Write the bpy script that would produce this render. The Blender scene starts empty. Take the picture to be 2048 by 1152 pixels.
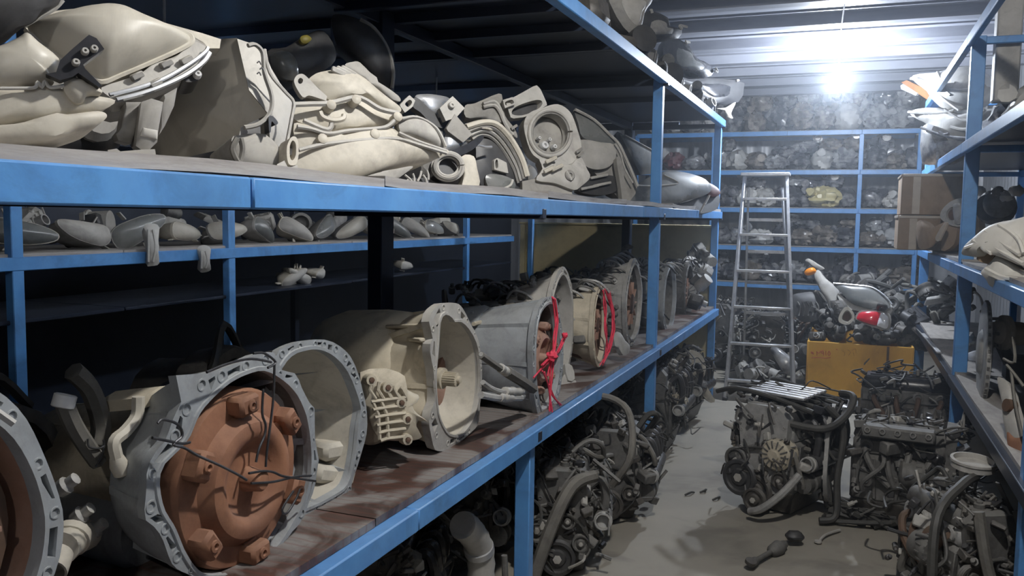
import bpy, bmesh, math, random
from mathutils import Vector as V, Matrix, Euler, noise as NZ
PI = math.pi
S = bpy.context.scene
COL = S.collection
# ------------------------------------------------------------------ camera, light, exposure
F_PX, YAW, PIT, ROL, EYE = 1711.6, math.radians(21.4), math.radians(4.8), math.radians(0.88), 1.6
def cam_rows():
    y, p, r = YAW, PIT, ROL
    M = Matrix(((math.cos(y), math.sin(y), 0), (0, 0, -1), (-math.sin(y), math.cos(y), 0)))
    P = Matrix(((1, 0, 0), (0, math.cos(p), -math.sin(p)), (0, math.sin(p), math.cos(p))))
    Q = Matrix(((math.cos(r), -math.sin(r), 0), (math.sin(r), math.cos(r), 0), (0, 0, 1)))
    return Q @ P @ M
CR = cam_rows()
cam = bpy.data.objects.new('camera', bpy.data.cameras.new('camera'))
COL.objects.link(cam)
cam.data.sensor_width = 36
cam.data.lens = F_PX / 2048 * 36
cam.data.clip_start = .05
mw = Matrix.Identity(4)
for i in range(3):
    mw[i][0] = CR[0][i]; mw[i][1] = -CR[1][i]; mw[i][2] = -CR[2][i]
mw[2][3] = EYE
cam.matrix_world = mw
S.camera = cam
S.view_settings.view_transform = 'Standard'
S.view_settings.look = 'None'
S.view_settings.gamma = 1
S.view_settings.use_curve_mapping = False
S.view_settings.exposure = 0.0
S.cycles.use_denoising = True
S.cycles.max_bounces = 6
S.cycles.sample_clamp_indirect = 4
W = bpy.data.worlds.new('world'); S.world = W; W.use_nodes = True
W.node_tree.nodes['Background'].inputs[0].default_value = (.35, .45, .75, 1)
W.node_tree.nodes['Background'].inputs[1].default_value = .03
BULB = V((-.14, 8.0, 2.82))
KEY = V((.08, 1.8, 3.0))
FILL = V((.2, -1.3, 2.75))      # fill bulb added behind the camera to brighten what faces it
# strength (emission) and colour of two lit bulbs, the added fill bulb and the unseen strip lamp
FILL_LIT = (1, .97, .92, 420)
BULB_LIT, KEY_LIT, STRIP_LIT = (.8, .88, 1, 3000), (1, .975, .93, 2350), (.9, .94, 1, 26)
# ------------------------------------------------------------------ picture -> place
def ray(px, py):
    d = V(((px - 1024) / F_PX, (py - 576) / F_PX, 1))
    return CR.transposed() @ d
E0 = V((0, 0, EYE))
def onX(px, py, X): d = ray(px, py); return E0 + d * (X / d.x)
def onY(px, py, Y): d = ray(px, py); return E0 + d * (Y / d.y)
def onZ(px, py, Z): d = ray(px, py); return E0 + d * ((Z - EYE) / d.z)
class PL:
    "a plane standing in the scene; called with picture coordinates it gives the point on it"
    def __init__(s, p0, n): s.p = V(p0); s.n = V(n).normalized()
    def __call__(s, px, py, off=0):
        d = ray(px, py); k = s.n.dot(s.p + s.n * off - E0) / s.n.dot(d)
        return E0 + d * k
# ------------------------------------------------------------------ mesh helpers
def cr(p, k=3, closed=True):
    n = len(p); out = []
    for i in range(n if closed else n - 1):
        g = lambda j: V(p[j % n]) if closed else V(p[max(0, min(n - 1, j))])
        a, b, c, d = g(i - 1), g(i), g(i + 1), g(i + 2)
        for q in range(k):
            t = q / k
            out.append(.5 * (2 * b + (c - a) * t + (2 * a - 5 * b + 4 * c - d) * t * t + (3 * b - a - 3 * c + d) * t ** 3))
    if not closed: out.append(V(p[-1]))
    return out
def basis(n):
    n = V(n).normalized()
    u = n.cross(V((0, 0, 1)))
    if u.length < .05: u = n.cross(V((0, 1, 0)))
    u.normalize(); return u, u.cross(n) * -1, n
def polar(poly, c, N):
    "resample a star-shaped 2D outline at N angles about c"
    out = []
    for k in range(N):
        a = 2 * PI * k / N; dx, dy = math.cos(a), math.sin(a); best = 0
        for i in range(len(poly)):
            x1, y1 = poly[i][0] - c[0], poly[i][1] - c[1]; x2, y2 = poly[(i + 1) % len(poly)][0] - c[0], poly[(i + 1) % len(poly)][1] - c[1]
            ex, ey = x2 - x1, y2 - y1; den = dx * ey - dy * ex
            if abs(den) < 1e-12: continue
            t = (x1 * ey - y1 * ex) / den; w = (x1 * dy - y1 * dx) / den
            if t > 0 and -1e-6 <= w <= 1 + 1e-6: best = max(best, t)
        out.append((c[0] + dx * best, c[1] + dy * best))
    return out
def px_of(p):
    c = CR @ (V(p) - E0); return 1024 + F_PX * c.x / c.z
def settle(t, z):
    "lower or lift a thing so that its lowest point rests at height z"
    lo = min((v.co.z + (o.location.z if o.parent is t else 0)) for o in [t] + list(t.children) if o.type == 'MESH' for v in o.data.vertices)
    t.location.z += z - (t.location.z + lo)
class MB:
    def __init__(s): s.v = []; s.f = []
    def add(s, vs, fs):
        o = len(s.v); s.v += [V(v) for v in vs]; s.f += [[i + o for i in f] for f in fs]
    def box(s, c, d, R=None, ch=.0):
        h = [x / 2 for x in d]; c = V(c)
        if ch <= 0:
            vs = [V((sx * h[0], sy * h[1], sz * h[2])) for sx in (-1, 1) for sy in (-1, 1) for sz in (-1, 1)]
            fs = [(0, 1, 3, 2), (4, 6, 7, 5), (0, 4, 5, 1), (2, 3, 7, 6), (0, 2, 6, 4), (1, 5, 7, 3)]
        else:
            k = min(ch, min(h) * .95); vs = []
            sg = [(a, b, e) for a in (-1, 1) for b in (-1, 1) for e in (-1, 1)]
            for a, b, e in sg:
                vs += [V((a * h[0], b * (h[1] - k), e * (h[2] - k))), V((a * (h[0] - k), b * h[1], e * (h[2] - k))), V((a * (h[0] - k), b * (h[1] - k), e * h[2]))]
            I = lambda a, b, e, q: 3 * ((a > 0) * 4 + (b > 0) * 2 + (e > 0)) + q
            fs = []
            for a in (-1, 1):
                fs += [[I(a, -1, -1, 0), I(a, 1, -1, 0), I(a, 1, 1, 0), I(a, -1, 1, 0)], [I(-1, a, -1, 1), I(1, a, -1, 1), I(1, a, 1, 1), I(-1, a, 1, 1)], [I(-1, -1, a, 2), I(1, -1, a, 2), I(1, 1, a, 2), I(-1, 1, a, 2)]]
                for b in (-1, 1):
                    fs += [[I(a, b, -1, 0), I(a, b, 1, 0), I(a, b, 1, 1), I(a, b, -1, 1)], [I(a, -1, b, 0), I(a, 1, b, 0), I(a, 1, b, 2), I(a, -1, b, 2)], [I(-1, a, b, 1), I(1, a, b, 1), I(1, a, b, 2), I(-1, a, b, 2)]]
            fs += [[I(a, b, e, 0), I(a, b, e, 1), I(a, b, e, 2)] for a, b, e in sg]
        if R is not None: vs = [R @ v for v in vs]
        s.add([v + c for v in vs], fs); return s
    def bar(s, a, b, w, h, ch=0):
        a, b = V(a), V(b); d = b - a; x = d.normalized(); y = x.cross(V((0, 0, 1)))
        if y.length < .05: y = V((0, 1, 0))
        y.normalize(); z = y.cross(x) * -1
        R = Matrix((x, y, z)).transposed()
        return s.box((a + b) / 2, (d.length, w, h), R, ch)
    def loft(s, rings, cap0=True, cap1=True, closed=True):
        n = len(rings[0]); vs = [p for r in rings for p in r]; fs = []
        for i in range(len(rings) - 1):
            for j in range(n if closed else n - 1):
                k = (j + 1) % n; fs.append((i * n + j, i * n + k, (i + 1) * n + k, (i + 1) * n + j))
        if cap0: fs.append(list(range(n))[::-1])
        if cap1: fs.append([(len(rings) - 1) * n + j for j in range(n)])
        s.add(vs, fs); return s
    def tube(s, path, r, n=7, cap=True):
        P = [V(p) for p in path]; m = len(P); rr = r if isinstance(r, (list, tuple)) else [r] * m
        T = [(P[min(i + 1, m - 1)] - P[max(i - 1, 0)]).normalized() for i in range(m)]
        u = T[0].cross(V((.31, .2, .93))).normalized(); rings = []
        for i in range(m):
            u = (u - T[i] * u.dot(T[i]))
            if u.length < 1e-6: u = T[i].orthogonal()
            u.normalize(); w = T[i].cross(u)
            rings.append([P[i] + (u * math.cos(2 * PI * k / n) + w * math.sin(2 * PI * k / n)) * rr[i] for k in range(n)])
        return s.loft(rings, cap, cap)
    def lathe(s, prof, o, ax, n=24):
        u, w, x = basis(ax); o = V(o); rings = []
        for r, h in prof:
            r = max(r, 1e-4); rings.append([o + x * h + (u * math.cos(2 * PI * k / n) + w * math.sin(2 * PI * k / n)) * r for k in range(n)])
        return s.loft(rings, True, True)
    def blob(s, c, rad, seed=0, amp=.15, fr=3., nu=9, nv=14, R=None, ridge=False, flat=None):
        rings = []; c = V(c); off = V((seed * 7.31, seed * 3.7, seed * 1.9))
        for i in range(1, nu):
            th = PI * i / nu; rg = []
            for j in range(nv):
                ph = 2 * PI * j / nv; d = V((math.sin(th) * math.cos(ph), math.sin(th) * math.sin(ph), math.cos(th)))
                q = NZ.noise(d * fr + off)
                if ridge: q = (1 - abs(NZ.noise(d * fr + off)) * 3.2) * .6 + .5 * NZ.noise(d * fr * 2.3 - off) - .2
                p = d * (1 + amp * q); p = V((p.x * rad[0], p.y * rad[1], p.z * rad[2]))
                if R is not None: p = R @ p
                p = p + c
                if flat is not None and p.z < flat: p.z = flat + .001 * j
                rg.append(p)
            rings.append(rg)
        return s.loft(rings, True, True)
    def prism(s, poly, o, u, v, n, depth, sc=1.0):
        o, u, v, n = V(o), V(u), V(v), V(n); cx = sum(p[0] for p in poly) / len(poly); cy = sum(p[1] for p in poly) / len(poly)
        f = [o + u * p[0] + v * p[1] for p in poly]; b = [o + u * (cx + (p[0] - cx) * sc) + v * (cy + (p[1] - cy) * sc) - n * depth for p in poly]
        return s.loft([f, b])
    def panel(s, outl, pl, off=0, thick=.02, bulge=0, taper=1., sm=3, rings=4, hole=None, pw=3.2):
        "solid whose front outline is given on plane pl; dome of height bulge, sides running back"
        o2 = cr([(x, y, 0) for x, y in outl], sm) if sm > 1 else [V((x, y, 0)) for x, y in outl]
        n = pl.n
        if hole:
            h2 = cr([(x, y, 0) for x, y in hole], 3); c = (sum(p.x for p in h2) / len(h2), sum(p.y for p in h2) / len(h2))
            N = 48; a = polar([(p.x, p.y) for p in o2], c, N); b = polar([(p.x, p.y) for p in h2], c, N)
            A = [pl(x, y, off) for x, y in a]; B = [pl(x, y, off) for x, y in b]
            cc = sum(A, V()) / N
            Ab = [cc + (p - cc) * taper - n * thick for p in A]; Bb = [cc + (p - cc) * taper - n * thick for p in B]
            return s.loft([A, B, Bb, Ab, A], False, False)
        P = [pl(p.x, p.y, off) for p in o2]; N = len(P); c = sum(P, V()) / N; R = []
        for i in range(rings - 1, 0, -1):
            q = i / rings * .0 + (rings - i) / rings
            rm = sum((p - c).length for p in P) / N                # rings round off towards the middle, so no creases
            R.append([c + (p - c).normalized() * q * (rm + ((p - c).length - rm) * q ** .8) + n * bulge * (1 - q ** pw) for p in P])
        R = [[c + (p - c).normalized() * rm * .06 + n * bulge for p in P]] + R[:] if bulge else []
        R += [P, [c + (p - c) * taper - n * thick for p in P]]
        return s.loft(R)
    def build(s, name, mat, parent=None, w=False, ang=38):
        me = bpy.data.meshes.new(name); off = parent.location if (w and parent is not None) else V((0, 0, 0))
        me.from_pydata([tuple(v - off) for v in s.v], [], s.f)
        bm = bmesh.new(); bm.from_mesh(me); bmesh.ops.remove_doubles(bm, verts=bm.verts, dist=2e-6); bmesh.ops.recalc_face_normals(bm, faces=bm.faces); bm.to_mesh(me); bm.free()
        me.polygons.foreach_set('use_smooth', [True] * len(me.polygons))
        me.set_sharp_from_angle(angle=math.radians(ang))
        me.materials.append(mat)
        o = bpy.data.objects.new(name, me); COL.objects.link(o)
        if parent is not None: o.parent = parent
        return o
def tag(o, label, cat, group=None, kind=None):
    if label: o['label'] = label
    if cat: o['category'] = cat
    if group: o['group'] = group
    if kind: o['kind'] = kind
    return o
def emp(name, label, cat, loc, group=None, rot=(0, 0, 0)):
    o = bpy.data.objects.new(name, None); o.empty_display_size = .05; COL.objects.link(o)
    o.location = loc; o.rotation_euler = rot
    return tag(o, label, cat, group)
def struct(name, mb, mat, parent=None):
    o = mb.build(name, mat, parent)
    if parent is None: o['kind'] = 'structure'
    return o
def solo(mb, name, mat, label, cat, loc, group=None, rot=(0, 0, 0), w=False):
    "a thing that is one mesh; w: its mesh was laid out in scene coordinates"
    if w: mb.v = [v - V(loc) for v in mb.v]
    o = mb.build(name, mat); o.location = loc; o.rotation_euler = rot
    return tag(o, label, cat, group)
# ------------------------------------------------------------------ materials
MATS = {}
def mat(name, c1, c2=None, rough=.6, metal=0., dust=0., dcol=(.42, .38, .31), bump=.0, scale=14., spec=.5, trans=0., emit=None, alpha=1., coords='Object', stretch=(1, 1, 1), contrast=(.35, .65)):
    m = bpy.data.materials.new(name); m.use_nodes = True; N, L = m.node_tree.nodes, m.node_tree.links
    b = N['Principled BSDF']; b.inputs['Roughness'].default_value = rough; b.inputs['Metallic'].default_value = metal
    b.inputs['Specular IOR Level'].default_value = spec
    tc = N.new('ShaderNodeTexCoord'); mp = N.new('ShaderNodeMapping'); mp.inputs['Scale'].default_value = stretch
    L.new(tc.outputs[coords], mp.inputs['Vector'])
    n1 = N.new('ShaderNodeTexNoise'); n1.inputs['Scale'].default_value = scale; n1.inputs['Detail'].default_value = 8; n1.inputs['Roughness'].default_value = .62
    L.new(mp.outputs[0], n1.inputs['Vector'])
    r = N.new('ShaderNodeMapRange'); r.inputs[1].default_value, r.inputs[2].default_value = contrast
    L.new(n1.outputs['Fac'], r.inputs[0])
    mx = N.new('ShaderNodeMix'); mx.data_type = 'RGBA'
    mx.inputs['A'].default_value = (*c1, 1); mx.inputs['B'].default_value = (*(c2 or [x * .7 for x in c1]), 1)
    L.new(r.outputs[0], mx.inputs['Factor']); out = mx.outputs['Result']
    if dust > 0:                                   # settled dust lies on what faces up, in patches
        g = N.new('ShaderNodeNewGeometry'); sp = N.new('ShaderNodeSeparateXYZ'); L.new(g.outputs['Normal'], sp.inputs[0])
        n2 = N.new('ShaderNodeTexNoise'); n2.inputs['Scale'].default_value = scale * .6; n2.inputs['Detail'].default_value = 10; n2.inputs['Roughness'].default_value = .65
        L.new(mp.outputs[0], n2.inputs['Vector'])
        a = N.new('ShaderNodeMath'); a.operation = 'MULTIPLY_ADD'; a.inputs[1].default_value = .55; a.inputs[2].default_value = -.35 + dust * .55
        L.new(sp.outputs['Z'], a.inputs[0])
        a2 = N.new('ShaderNodeMath'); a2.operation = 'MULTIPLY_ADD'; a2.inputs[1].default_value = 1.1; a2.use_clamp = True
        L.new(n2.outputs['Fac'], a2.inputs[0]); L.new(a.outputs[0], a2.inputs[2])
        a3 = N.new('ShaderNodeMath'); a3.operation = 'MULTIPLY'; a3.inputs[1].default_value = min(1, dust * 1.25); L.new(a2.outputs[0], a3.inputs[0])
        m2 = N.new('ShaderNodeMix'); m2.data_type = 'RGBA'; m2.inputs['B'].default_value = (*dcol, 1)
        L.new(a3.outputs[0], m2.inputs['Factor']); L.new(out, m2.inputs['A']); out = m2.outputs['Result']
        rr = N.new('ShaderNodeMapRange'); rr.inputs[3].default_value = rough; rr.inputs[4].default_value = .95
        L.new(a3.outputs[0], rr.inputs[0]); L.new(rr.outputs[0], b.inputs['Roughness'])
        if metal > 0:
            rm = N.new('ShaderNodeMapRange'); rm.inputs[3].default_value = metal; rm.inputs[4].default_value = 0
            L.new(a3.outputs[0], rm.inputs[0]); L.new(rm.outputs[0], b.inputs['Metallic'])
    if dust > 0:                                   # broad greasy stains
        n3 = N.new('ShaderNodeTexNoise'); n3.inputs['Scale'].default_value = scale * .45; n3.inputs['Detail'].default_value = 12; n3.inputs['Roughness'].default_value = .7; n3.inputs['Distortion'].default_value = .8
        L.new(mp.outputs[0], n3.inputs['Vector'])
        r3 = N.new('ShaderNodeMapRange'); r3.inputs[1].default_value = .5; r3.inputs[2].default_value = .72; r3.inputs[4].default_value = .55; L.new(n3.outputs['Fac'], r3.inputs[0])
        m3 = N.new('ShaderNodeMix'); m3.data_type = 'RGBA'; m3.inputs['B'].default_value = (c1[0] * .3 + .02, c1[1] * .28 + .018, c1[2] * .27 + .016, 1)
        L.new(r3.outputs[0], m3.inputs['Factor']); L.new(out, m3.inputs['A']); out = m3.outputs['Result']
    L.new(out, b.inputs['Base Color'])
    if bump > 0:
        bp = N.new('ShaderNodeBump'); bp.inputs['Strength'].default_value = bump; bp.inputs['Distance'].default_value = .01
        L.new(n1.outputs['Fac'], bp.inputs['Height']); L.new(bp.outputs[0], b.inputs['Normal'])
    if trans: b.inputs['Transmission Weight'].default_value = trans
    if alpha < 1: b.inputs['Alpha'].default_value = alpha
    if emit:
        b.inputs['Emission Color'].default_value = (*emit[:3], 1); b.inputs['Emission Strength'].default_value = emit[3]
    MATS[name] = m; return m
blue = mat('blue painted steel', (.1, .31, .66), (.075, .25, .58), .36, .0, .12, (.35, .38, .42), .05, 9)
bluedark = mat('dark blue sheet and shaded steel', (.03, .04, .065), (.02, .028, .048), .35, .3, .0, bump=.05, scale=5)  # sheet paint; on rear rack steel it puts the shade into the colour
cream = mat('cream dusty plastic', (.54, .505, .43), (.3, .275, .235), .5, 0, .3, (.58, .53, .44), .08, 11, contrast=(.48, .72))
creamshell = mat('dusty lens shell', (.5, .47, .405), (.36, .335, .285), .36, 0, .25, (.56, .515, .43), .03, 7, contrast=(.45, .75))
gplast = mat('grey dusty plastic', (.22, .215, .21), (.13, .13, .13), .5, 0, .5, (.5, .47, .41), .08, 16)
lplast = mat('pale grey plastic', (.42, .41, .39), (.3, .29, .27), .5, 0, .45, (.58, .55, .49), .06, 14)
dplast = mat('black plastic', (.022, .023, .027), (.04, .04, .043), .4, 0, .18, (.3, .29, .27), .08, 18)
bplast = mat('glossy black plastic', (.012, .013, .016), (.03, .03, .035), .22, 0, .1, (.25, .25, .25), .04, 20)
smoke = mat('smoky lens', (.1, .11, .11), (.16, .16, .155), .18, 0, .22, (.4, .4, .37), .03, 9)
chrome = mat('dusty chrome', (.72, .74, .78), (.5, .52, .55), .2, .85, .25, (.6, .57, .5), .02, 12)
glassm = mat('clear dusty lens', (.75, .78, .8), (.6, .62, .62), .15, 0, .15, (.6, .58, .52), .0, 8, trans=.75)
alu = mat('cast aluminium', (.42, .42, .42), (.3, .3, .3), .5, .25, .35, (.52, .49, .42), .15, 30)
aluc = mat('cream dusted aluminium', (.56, .5, .39), (.45, .4, .31), .6, .1, .35, (.6, .54, .42), .12, 24)
alug = mat('blue grey aluminium', (.36, .39, .42), (.28, .3, .32), .5, .2, .3, (.5, .49, .45), .1, 20)
alud = mat('dirty dark aluminium', (.14, .14, .14), (.07, .07, .07), .55, .3, .35, (.36, .34, .3), .2, 26)
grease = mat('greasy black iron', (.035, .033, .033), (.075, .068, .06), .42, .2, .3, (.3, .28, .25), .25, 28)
rust = mat('rusty brown steel', (.36, .165, .09), (.2, .085, .05), .75, .1, .2, (.42, .29, .2), .25, 8)
rustp = mat('pinkish rust', (.36, .22, .17), (.28, .15, .1), .75, .1, .2, (.42, .33, .26), .2, 12)
rustd = mat('dark rust', (.13, .07, .045), (.08, .05, .035), .7, .2, .2, (.3, .24, .18), .2, 18)
rubber = mat('grey rubber hose', (.09, .087, .08), (.06, .058, .055), .7, 0, .45, (.3, .28, .24), .1, 22)
rubberb = mat('black rubber hose', (.02, .02, .021), (.035, .034, .033), .5, 0, .25, (.26, .25, .22), .08, 22)
steelw = mat('tie wire', (.1, .1, .105), (.06, .06, .065), .45, .7, .0, scale=30)
redstr = mat('red string', (.8, .06, .11), (.65, .04, .08), .7, 0, 0, scale=40)
ply = mat('dusty plywood edge', (.4, .375, .35), (.26, .235, .22), .8, 0, .3, (.42, .4, .37), .15, 20, stretch=(1, .25, 3))
yellowp = mat('yellow painted box', (.72, .4, .055), (.62, .32, .04), .5, 0, .06, (.5, .4, .22), .05, 4)
redmark = mat('red marker ink', (.45, .07, .03), (.4, .09, .03), .8)
brownmark = mat('faded brown ink', (.42, .2, .04), (.5, .25, .04), .8)
card = mat('cardboard', (.34, .235, .15), (.28, .19, .12), .85, 0, .25, (.42, .36, .28), .06, 8)
tape = mat('packing tape', (.5, .43, .34), (.42, .35, .28), .35)
ladm = mat('ladder aluminium', (.62, .63, .64), (.5, .5, .52), .38, .6, .15, (.6, .58, .54), .04, 18)
creamp = mat('cream painted panel', (.66, .58, .36), (.58, .5, .3), .6, 0, .15, (.55, .5, .38), .04, 5)
wrap = mat('clear plastic wrap', (.38, .38, .38), (.1, .1, .11), .18, 0, .1, (.6, .58, .53), .15, 7, contrast=(.42, .6))
wrapd = mat('plastic wrapped dark part', (.05, .05, .058), (.27, .265, .265), .18, 0, .06, (.4, .38, .36), .15, 7, contrast=(.48, .62))
wrapb = mat('brownish wrapped part', (.09, .075, .06), (.3, .26, .22), .22, 0, .1, (.5, .46, .4), .15, 7, contrast=(.45, .62))
wrapw = mat('white plastic bag', (.55, .54, .51), (.42, .41, .39), .35, 0, .1, (.7, .67, .6), .25, 9)
sackm = mat('white woven sack', (.7, .675, .62), (.6, .575, .52), .5, 0, .1, (.7, .66, .58), .12, 9)
wrapy = mat('yellow tinted bag', (.66, .58, .3), (.5, .42, .2), .35, 0, .1, (.7, .64, .45), .25, 9)
maroon = mat('maroon plastic', (.16, .035, .045), (.1, .03, .035), .35, 0, .3, (.35, .25, .23), .05, 10)
redlens = mat('red lamp lens', (.75, .02, .04), (.6, .01, .03), .12, 0, .03)
whitelens = mat('white lamp lens', (.85, .86, .88), (.75, .76, .8), .1, 0, .03)
amber = mat('amber lens', (.95, .32, .02), (.85, .25, .01), .15)
orangep = mat('orange brown plastic strip', (.5, .2, .07), (.42, .17, .07), .4, 0, .15, (.5, .35, .25))
ceilm = mat('white ceiling sheet', (.27, .28, .32), (.22, .23, .27), .5, .0, 0, scale=3, stretch=(1, 8, 1))
wallm = mat('galvanised wall sheet', (.4, .41, .43), (.3, .31, .33), .4, .15, 0, bump=.03, scale=5, stretch=(3, 3, .6))
lampm = [mat('lit bulb', (1, 1, 1), None, .4, emit=e) for e in (BULB_LIT, KEY_LIT, STRIP_LIT, FILL_LIT)]
whitep = mat('white plastic', (.7, .7, .7), (.6, .6, .6), .4, 0, .1)
# concrete with stains
def concrete():
    m = mat('dusty concrete', (.42, .385, .32), (.33, .305, .255), .75, 0, 0, bump=.08, scale=1.6, contrast=(.3, .7))
    N, L = m.node_tree.nodes, m.node_tree.links; b = N['Principled BSDF']
    base = b.inputs['Base Color'].links[0].from_socket
    tc = N.new('ShaderNodeTexCoord'); n = N.new('ShaderNodeTexNoise'); n.inputs['Scale'].default_value = 2.3; n.inputs['Detail'].default_value = 8; n.inputs['Distortion'].default_value = .6
    L.new(tc.outputs['Object'], n.inputs['Vector'])
    r = N.new('ShaderNodeMapRange'); r.inputs[1].default_value = .52; r.inputs[2].default_value = .66; r.inputs[4].default_value = .45; L.new(n.outputs['Fac'], r.inputs[0])
    x = N.new('ShaderNodeMix'); x.data_type = 'RGBA'; x.inputs['B'].default_value = (.12, .11, .1, 1); L.new(r.outputs[0], x.inputs['Factor']); L.new(base, x.inputs['A'])
    L.new(x.outputs['Result'], b.inputs['Base Color']); return m
floorm = concrete()
def cut(o, cutter):
    "cut the solid of builder 'cutter' out of mesh object o (both in scene coordinates)"
    c = cutter.build('cutter', o.data.materials[0]); md = o.modifiers.new('cut', 'BOOLEAN'); md.object = c; md.operation = 'DIFFERENCE'; md.solver = 'EXACT'; md.use_self = True
    dg = bpy.context.evaluated_depsgraph_get(); me = bpy.data.meshes.new_from_object(o.evaluated_get(dg)); o.modifiers.clear()
    if len(me.polygons) > 20: o.data = me; me.set_sharp_from_angle(angle=math.radians(38))
    bpy.data.objects.remove(c)
def film_board():
    "brown film-faced board with worn grey patches and faint printed lines"
    m = mat('film faced board', (.055, .036, .03), (.09, .05, .038), .45, 0, 0, bump=.1, scale=6)
    N, L = m.node_tree.nodes, m.node_tree.links; b = N['Principled BSDF']; base = b.inputs['Base Color'].links[0].from_socket
    tc = N.new('ShaderNodeTexCoord')
    n = N.new('ShaderNodeTexNoise'); n.inputs['Scale'].default_value = 4.5; n.inputs['Detail'].default_value = 9; n.inputs['Distortion'].default_value = 1.2
    L.new(tc.outputs['Object'], n.inputs['Vector'])
    r = N.new('ShaderNodeMapRange'); r.inputs[1].default_value = .42; r.inputs[2].default_value = .55; r.inputs[4].default_value = .9; L.new(n.outputs['Fac'], r.inputs[0])
    x = N.new('ShaderNodeMix'); x.data_type = 'RGBA'; x.inputs['B'].default_value = (.26, .245, .23, 1); L.new(r.outputs[0], x.inputs['Factor']); L.new(base, x.inputs['A'])
    wv = N.new('ShaderNodeTexWave'); wv.bands_direction = 'Y'; wv.inputs['Scale'].default_value = 9; wv.inputs['Distortion'].default_value = 3; L.new(tc.outputs['Object'], wv.inputs['Vector'])
    r2 = N.new('ShaderNodeMapRange'); r2.inputs[1].default_value = .8; r2.inputs[2].default_value = .95; r2.inputs[4].default_value = .35; L.new(wv.outputs['Fac'], r2.inputs[0])
    y = N.new('ShaderNodeMix'); y.data_type = 'RGBA'; y.inputs['B'].default_value = (.16, .05, .035, 1); L.new(r2.outputs[0], y.inputs['Factor']); L.new(x.outputs['Result'], y.inputs['A'])
    L.new(y.outputs['Result'], b.inputs['Base Color']); return m
filmm = film_board()
# ------------------------------------------------------------------ the setting
CEIL = 3.2
struct('floor', MB().box((-1.2, 5.5, -.05), (7, 15, .1)), floorm)
ce = struct('ceiling', MB().box((-1.2, 5.5, CEIL + .04), (7, 15, .08)), ceilm)
for k in range(15):                                            # deep pressed ribs of the roof sheet, running across
    y = 1.2 + k * .76
    mb = MB(); prof = [(-.1, 0), (-.06, -.075), (.06, -.075), (.1, 0)]
    mb.loft([[V((x, y + a, CEIL + b)) for a, b in prof] for x in (-4.6, 1.6)])
    mb.build('roof_rib', ceilm, ce)
    mb = MB()
    for q in (-.3, .3): mb.box((-1.5, y + .38 + q * .45, CEIL - .006), (6.2, .02, .014))
    mb.build('seam', ceilm, ce)
def corrugated(axis, fixed, a0, a1, z1, amp=.012, per=.19):
    mb = MB(); n = int((a1 - a0) / per); pts = []
    for i in range(n):
        x = a0 + i * per
        pts += [(x, 0), (x + per * .55, 0), (x + per * .65, amp), (x + per * .9, amp)]
    rg = []
    for z in (0, z1):
        rg.append([V((p, fixed - q, z)) if axis == 'x' else V((fixed - q, p, z)) for p, q in pts])
    mb.loft(rg, False, False, closed=False); return mb
struct('wall_back', corrugated('x', 11.9, -4.7, 1.7, CEIL), wallm)
struct('wall_right', corrugated('y', 1.5, -1.9, 12, CEIL), wallm)
struct('wall_left', MB().box((-4.72, 5.5, 1.6), (.06, 15, 3.2)), bluedark)
struct('trim_1', MB().box((.8, 5.72, 2.75), (.13, .12, .9), None, .01), lplast)
struct('trim_2', MB().tube([(.98, 5.6, 2.35), (.98, 5.6, 3.2)], .035, 12), lplast)
struct('trim_3', MB().tube([(.93, 5.3, 2.6), (.93, 5.3, 2.9), (.96, 5.3, 3.2)], .022, 10), whitep)
# ------------------------------------------------------------------ racks
def rackbox(parent, name, c, d, m=blue, label=None):
    o = MB().box(c, d, None, .004).build(name, m, parent, True)
    if label: o['label'] = label
    return o
XF, XR = -1.07, -1.9
rk = emp('shelf_rack', 'long blue steel rack on the left side of the aisle holding gearboxes and headlamps', 'rack', (XF - .4, 4.5, 0))
YP = [.55, 2.97, 5.17, 7.68]
for y in YP:
    full = y > 4
    rackbox(rk, 'post', (XF - .03, y, 1.23 if full else .4), (.06, .055, 2.46 if full else .8))
for y in (.6, 3.27, 7.72): rackbox(rk, 'post', (XR, y, 1.23), (.07, .11, 2.46), bluedark, 'rear post in shade-darkened blue')  # rear posts get a darkened copy of the blue, shade in the colour
for z, nm in ((.78, 'beam'), (1.635, 'beam'), (2.43, 'top_rail')):
    h = .06
    for a, b in ((-.6, 2.0), (2.0, 5.17), (5.17, 7.7)):
        if nm == 'beam' and z > 1: a, b = {-.6: (-.6, 1.32), 2.0: (1.323, 4.6), 5.17: (4.603, 7.7)}[a]
        rackbox(rk, nm, (XF + .003, (a + b) / 2, z), (.05, b - a - .002, h))
    rackbox(rk, 'rear_beam', (XR, 3.55, z), (.05, 8.3, h), bluedark)
for y in (.55, 2.97, 5.17, 7.7):
    for z in (.79, 1.62, 2.42): rackbox(rk, 'cross_bar', ((XF + XR) / 2, y, z - .01), (XF - XR + .06, .045, .04), bluedark)
def boards(parent, x0, x1, cuts, z, t, m, sag=.004, nm='shelf_board'):
    rng = random.Random(int(z * 100))
    for a, b in zip(cuts[:-1], cuts[1:]):
        mb = MB(); n = 8; top = []; rings = []
        ph = rng.random() * 6
        for i in range(n + 1):
            y = a + .002 + (b - a - .004) * i / n; dz = sag * math.sin(ph + i * .9) + (0 if i else sag)
            rings.append([V((x0, y, z + dz)), V((x1, y, z + dz)), V((x1, y, z - t + dz)), V((x0, y, z - t + dz))])
        mb.loft(rings); mb.build(nm, m, parent, True)
boards(rk, XR, XF + .012, [-.6, .62, 1.84, 3.06, 4.28, 5.5, 6.6, 7.7], 1.69, .024, ply)
boards(rk, XR, XF - .012, [-.6, 1.84, 3.06, 4.9, 6.4, 7.7], .832, .02, filmm, .001)
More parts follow.
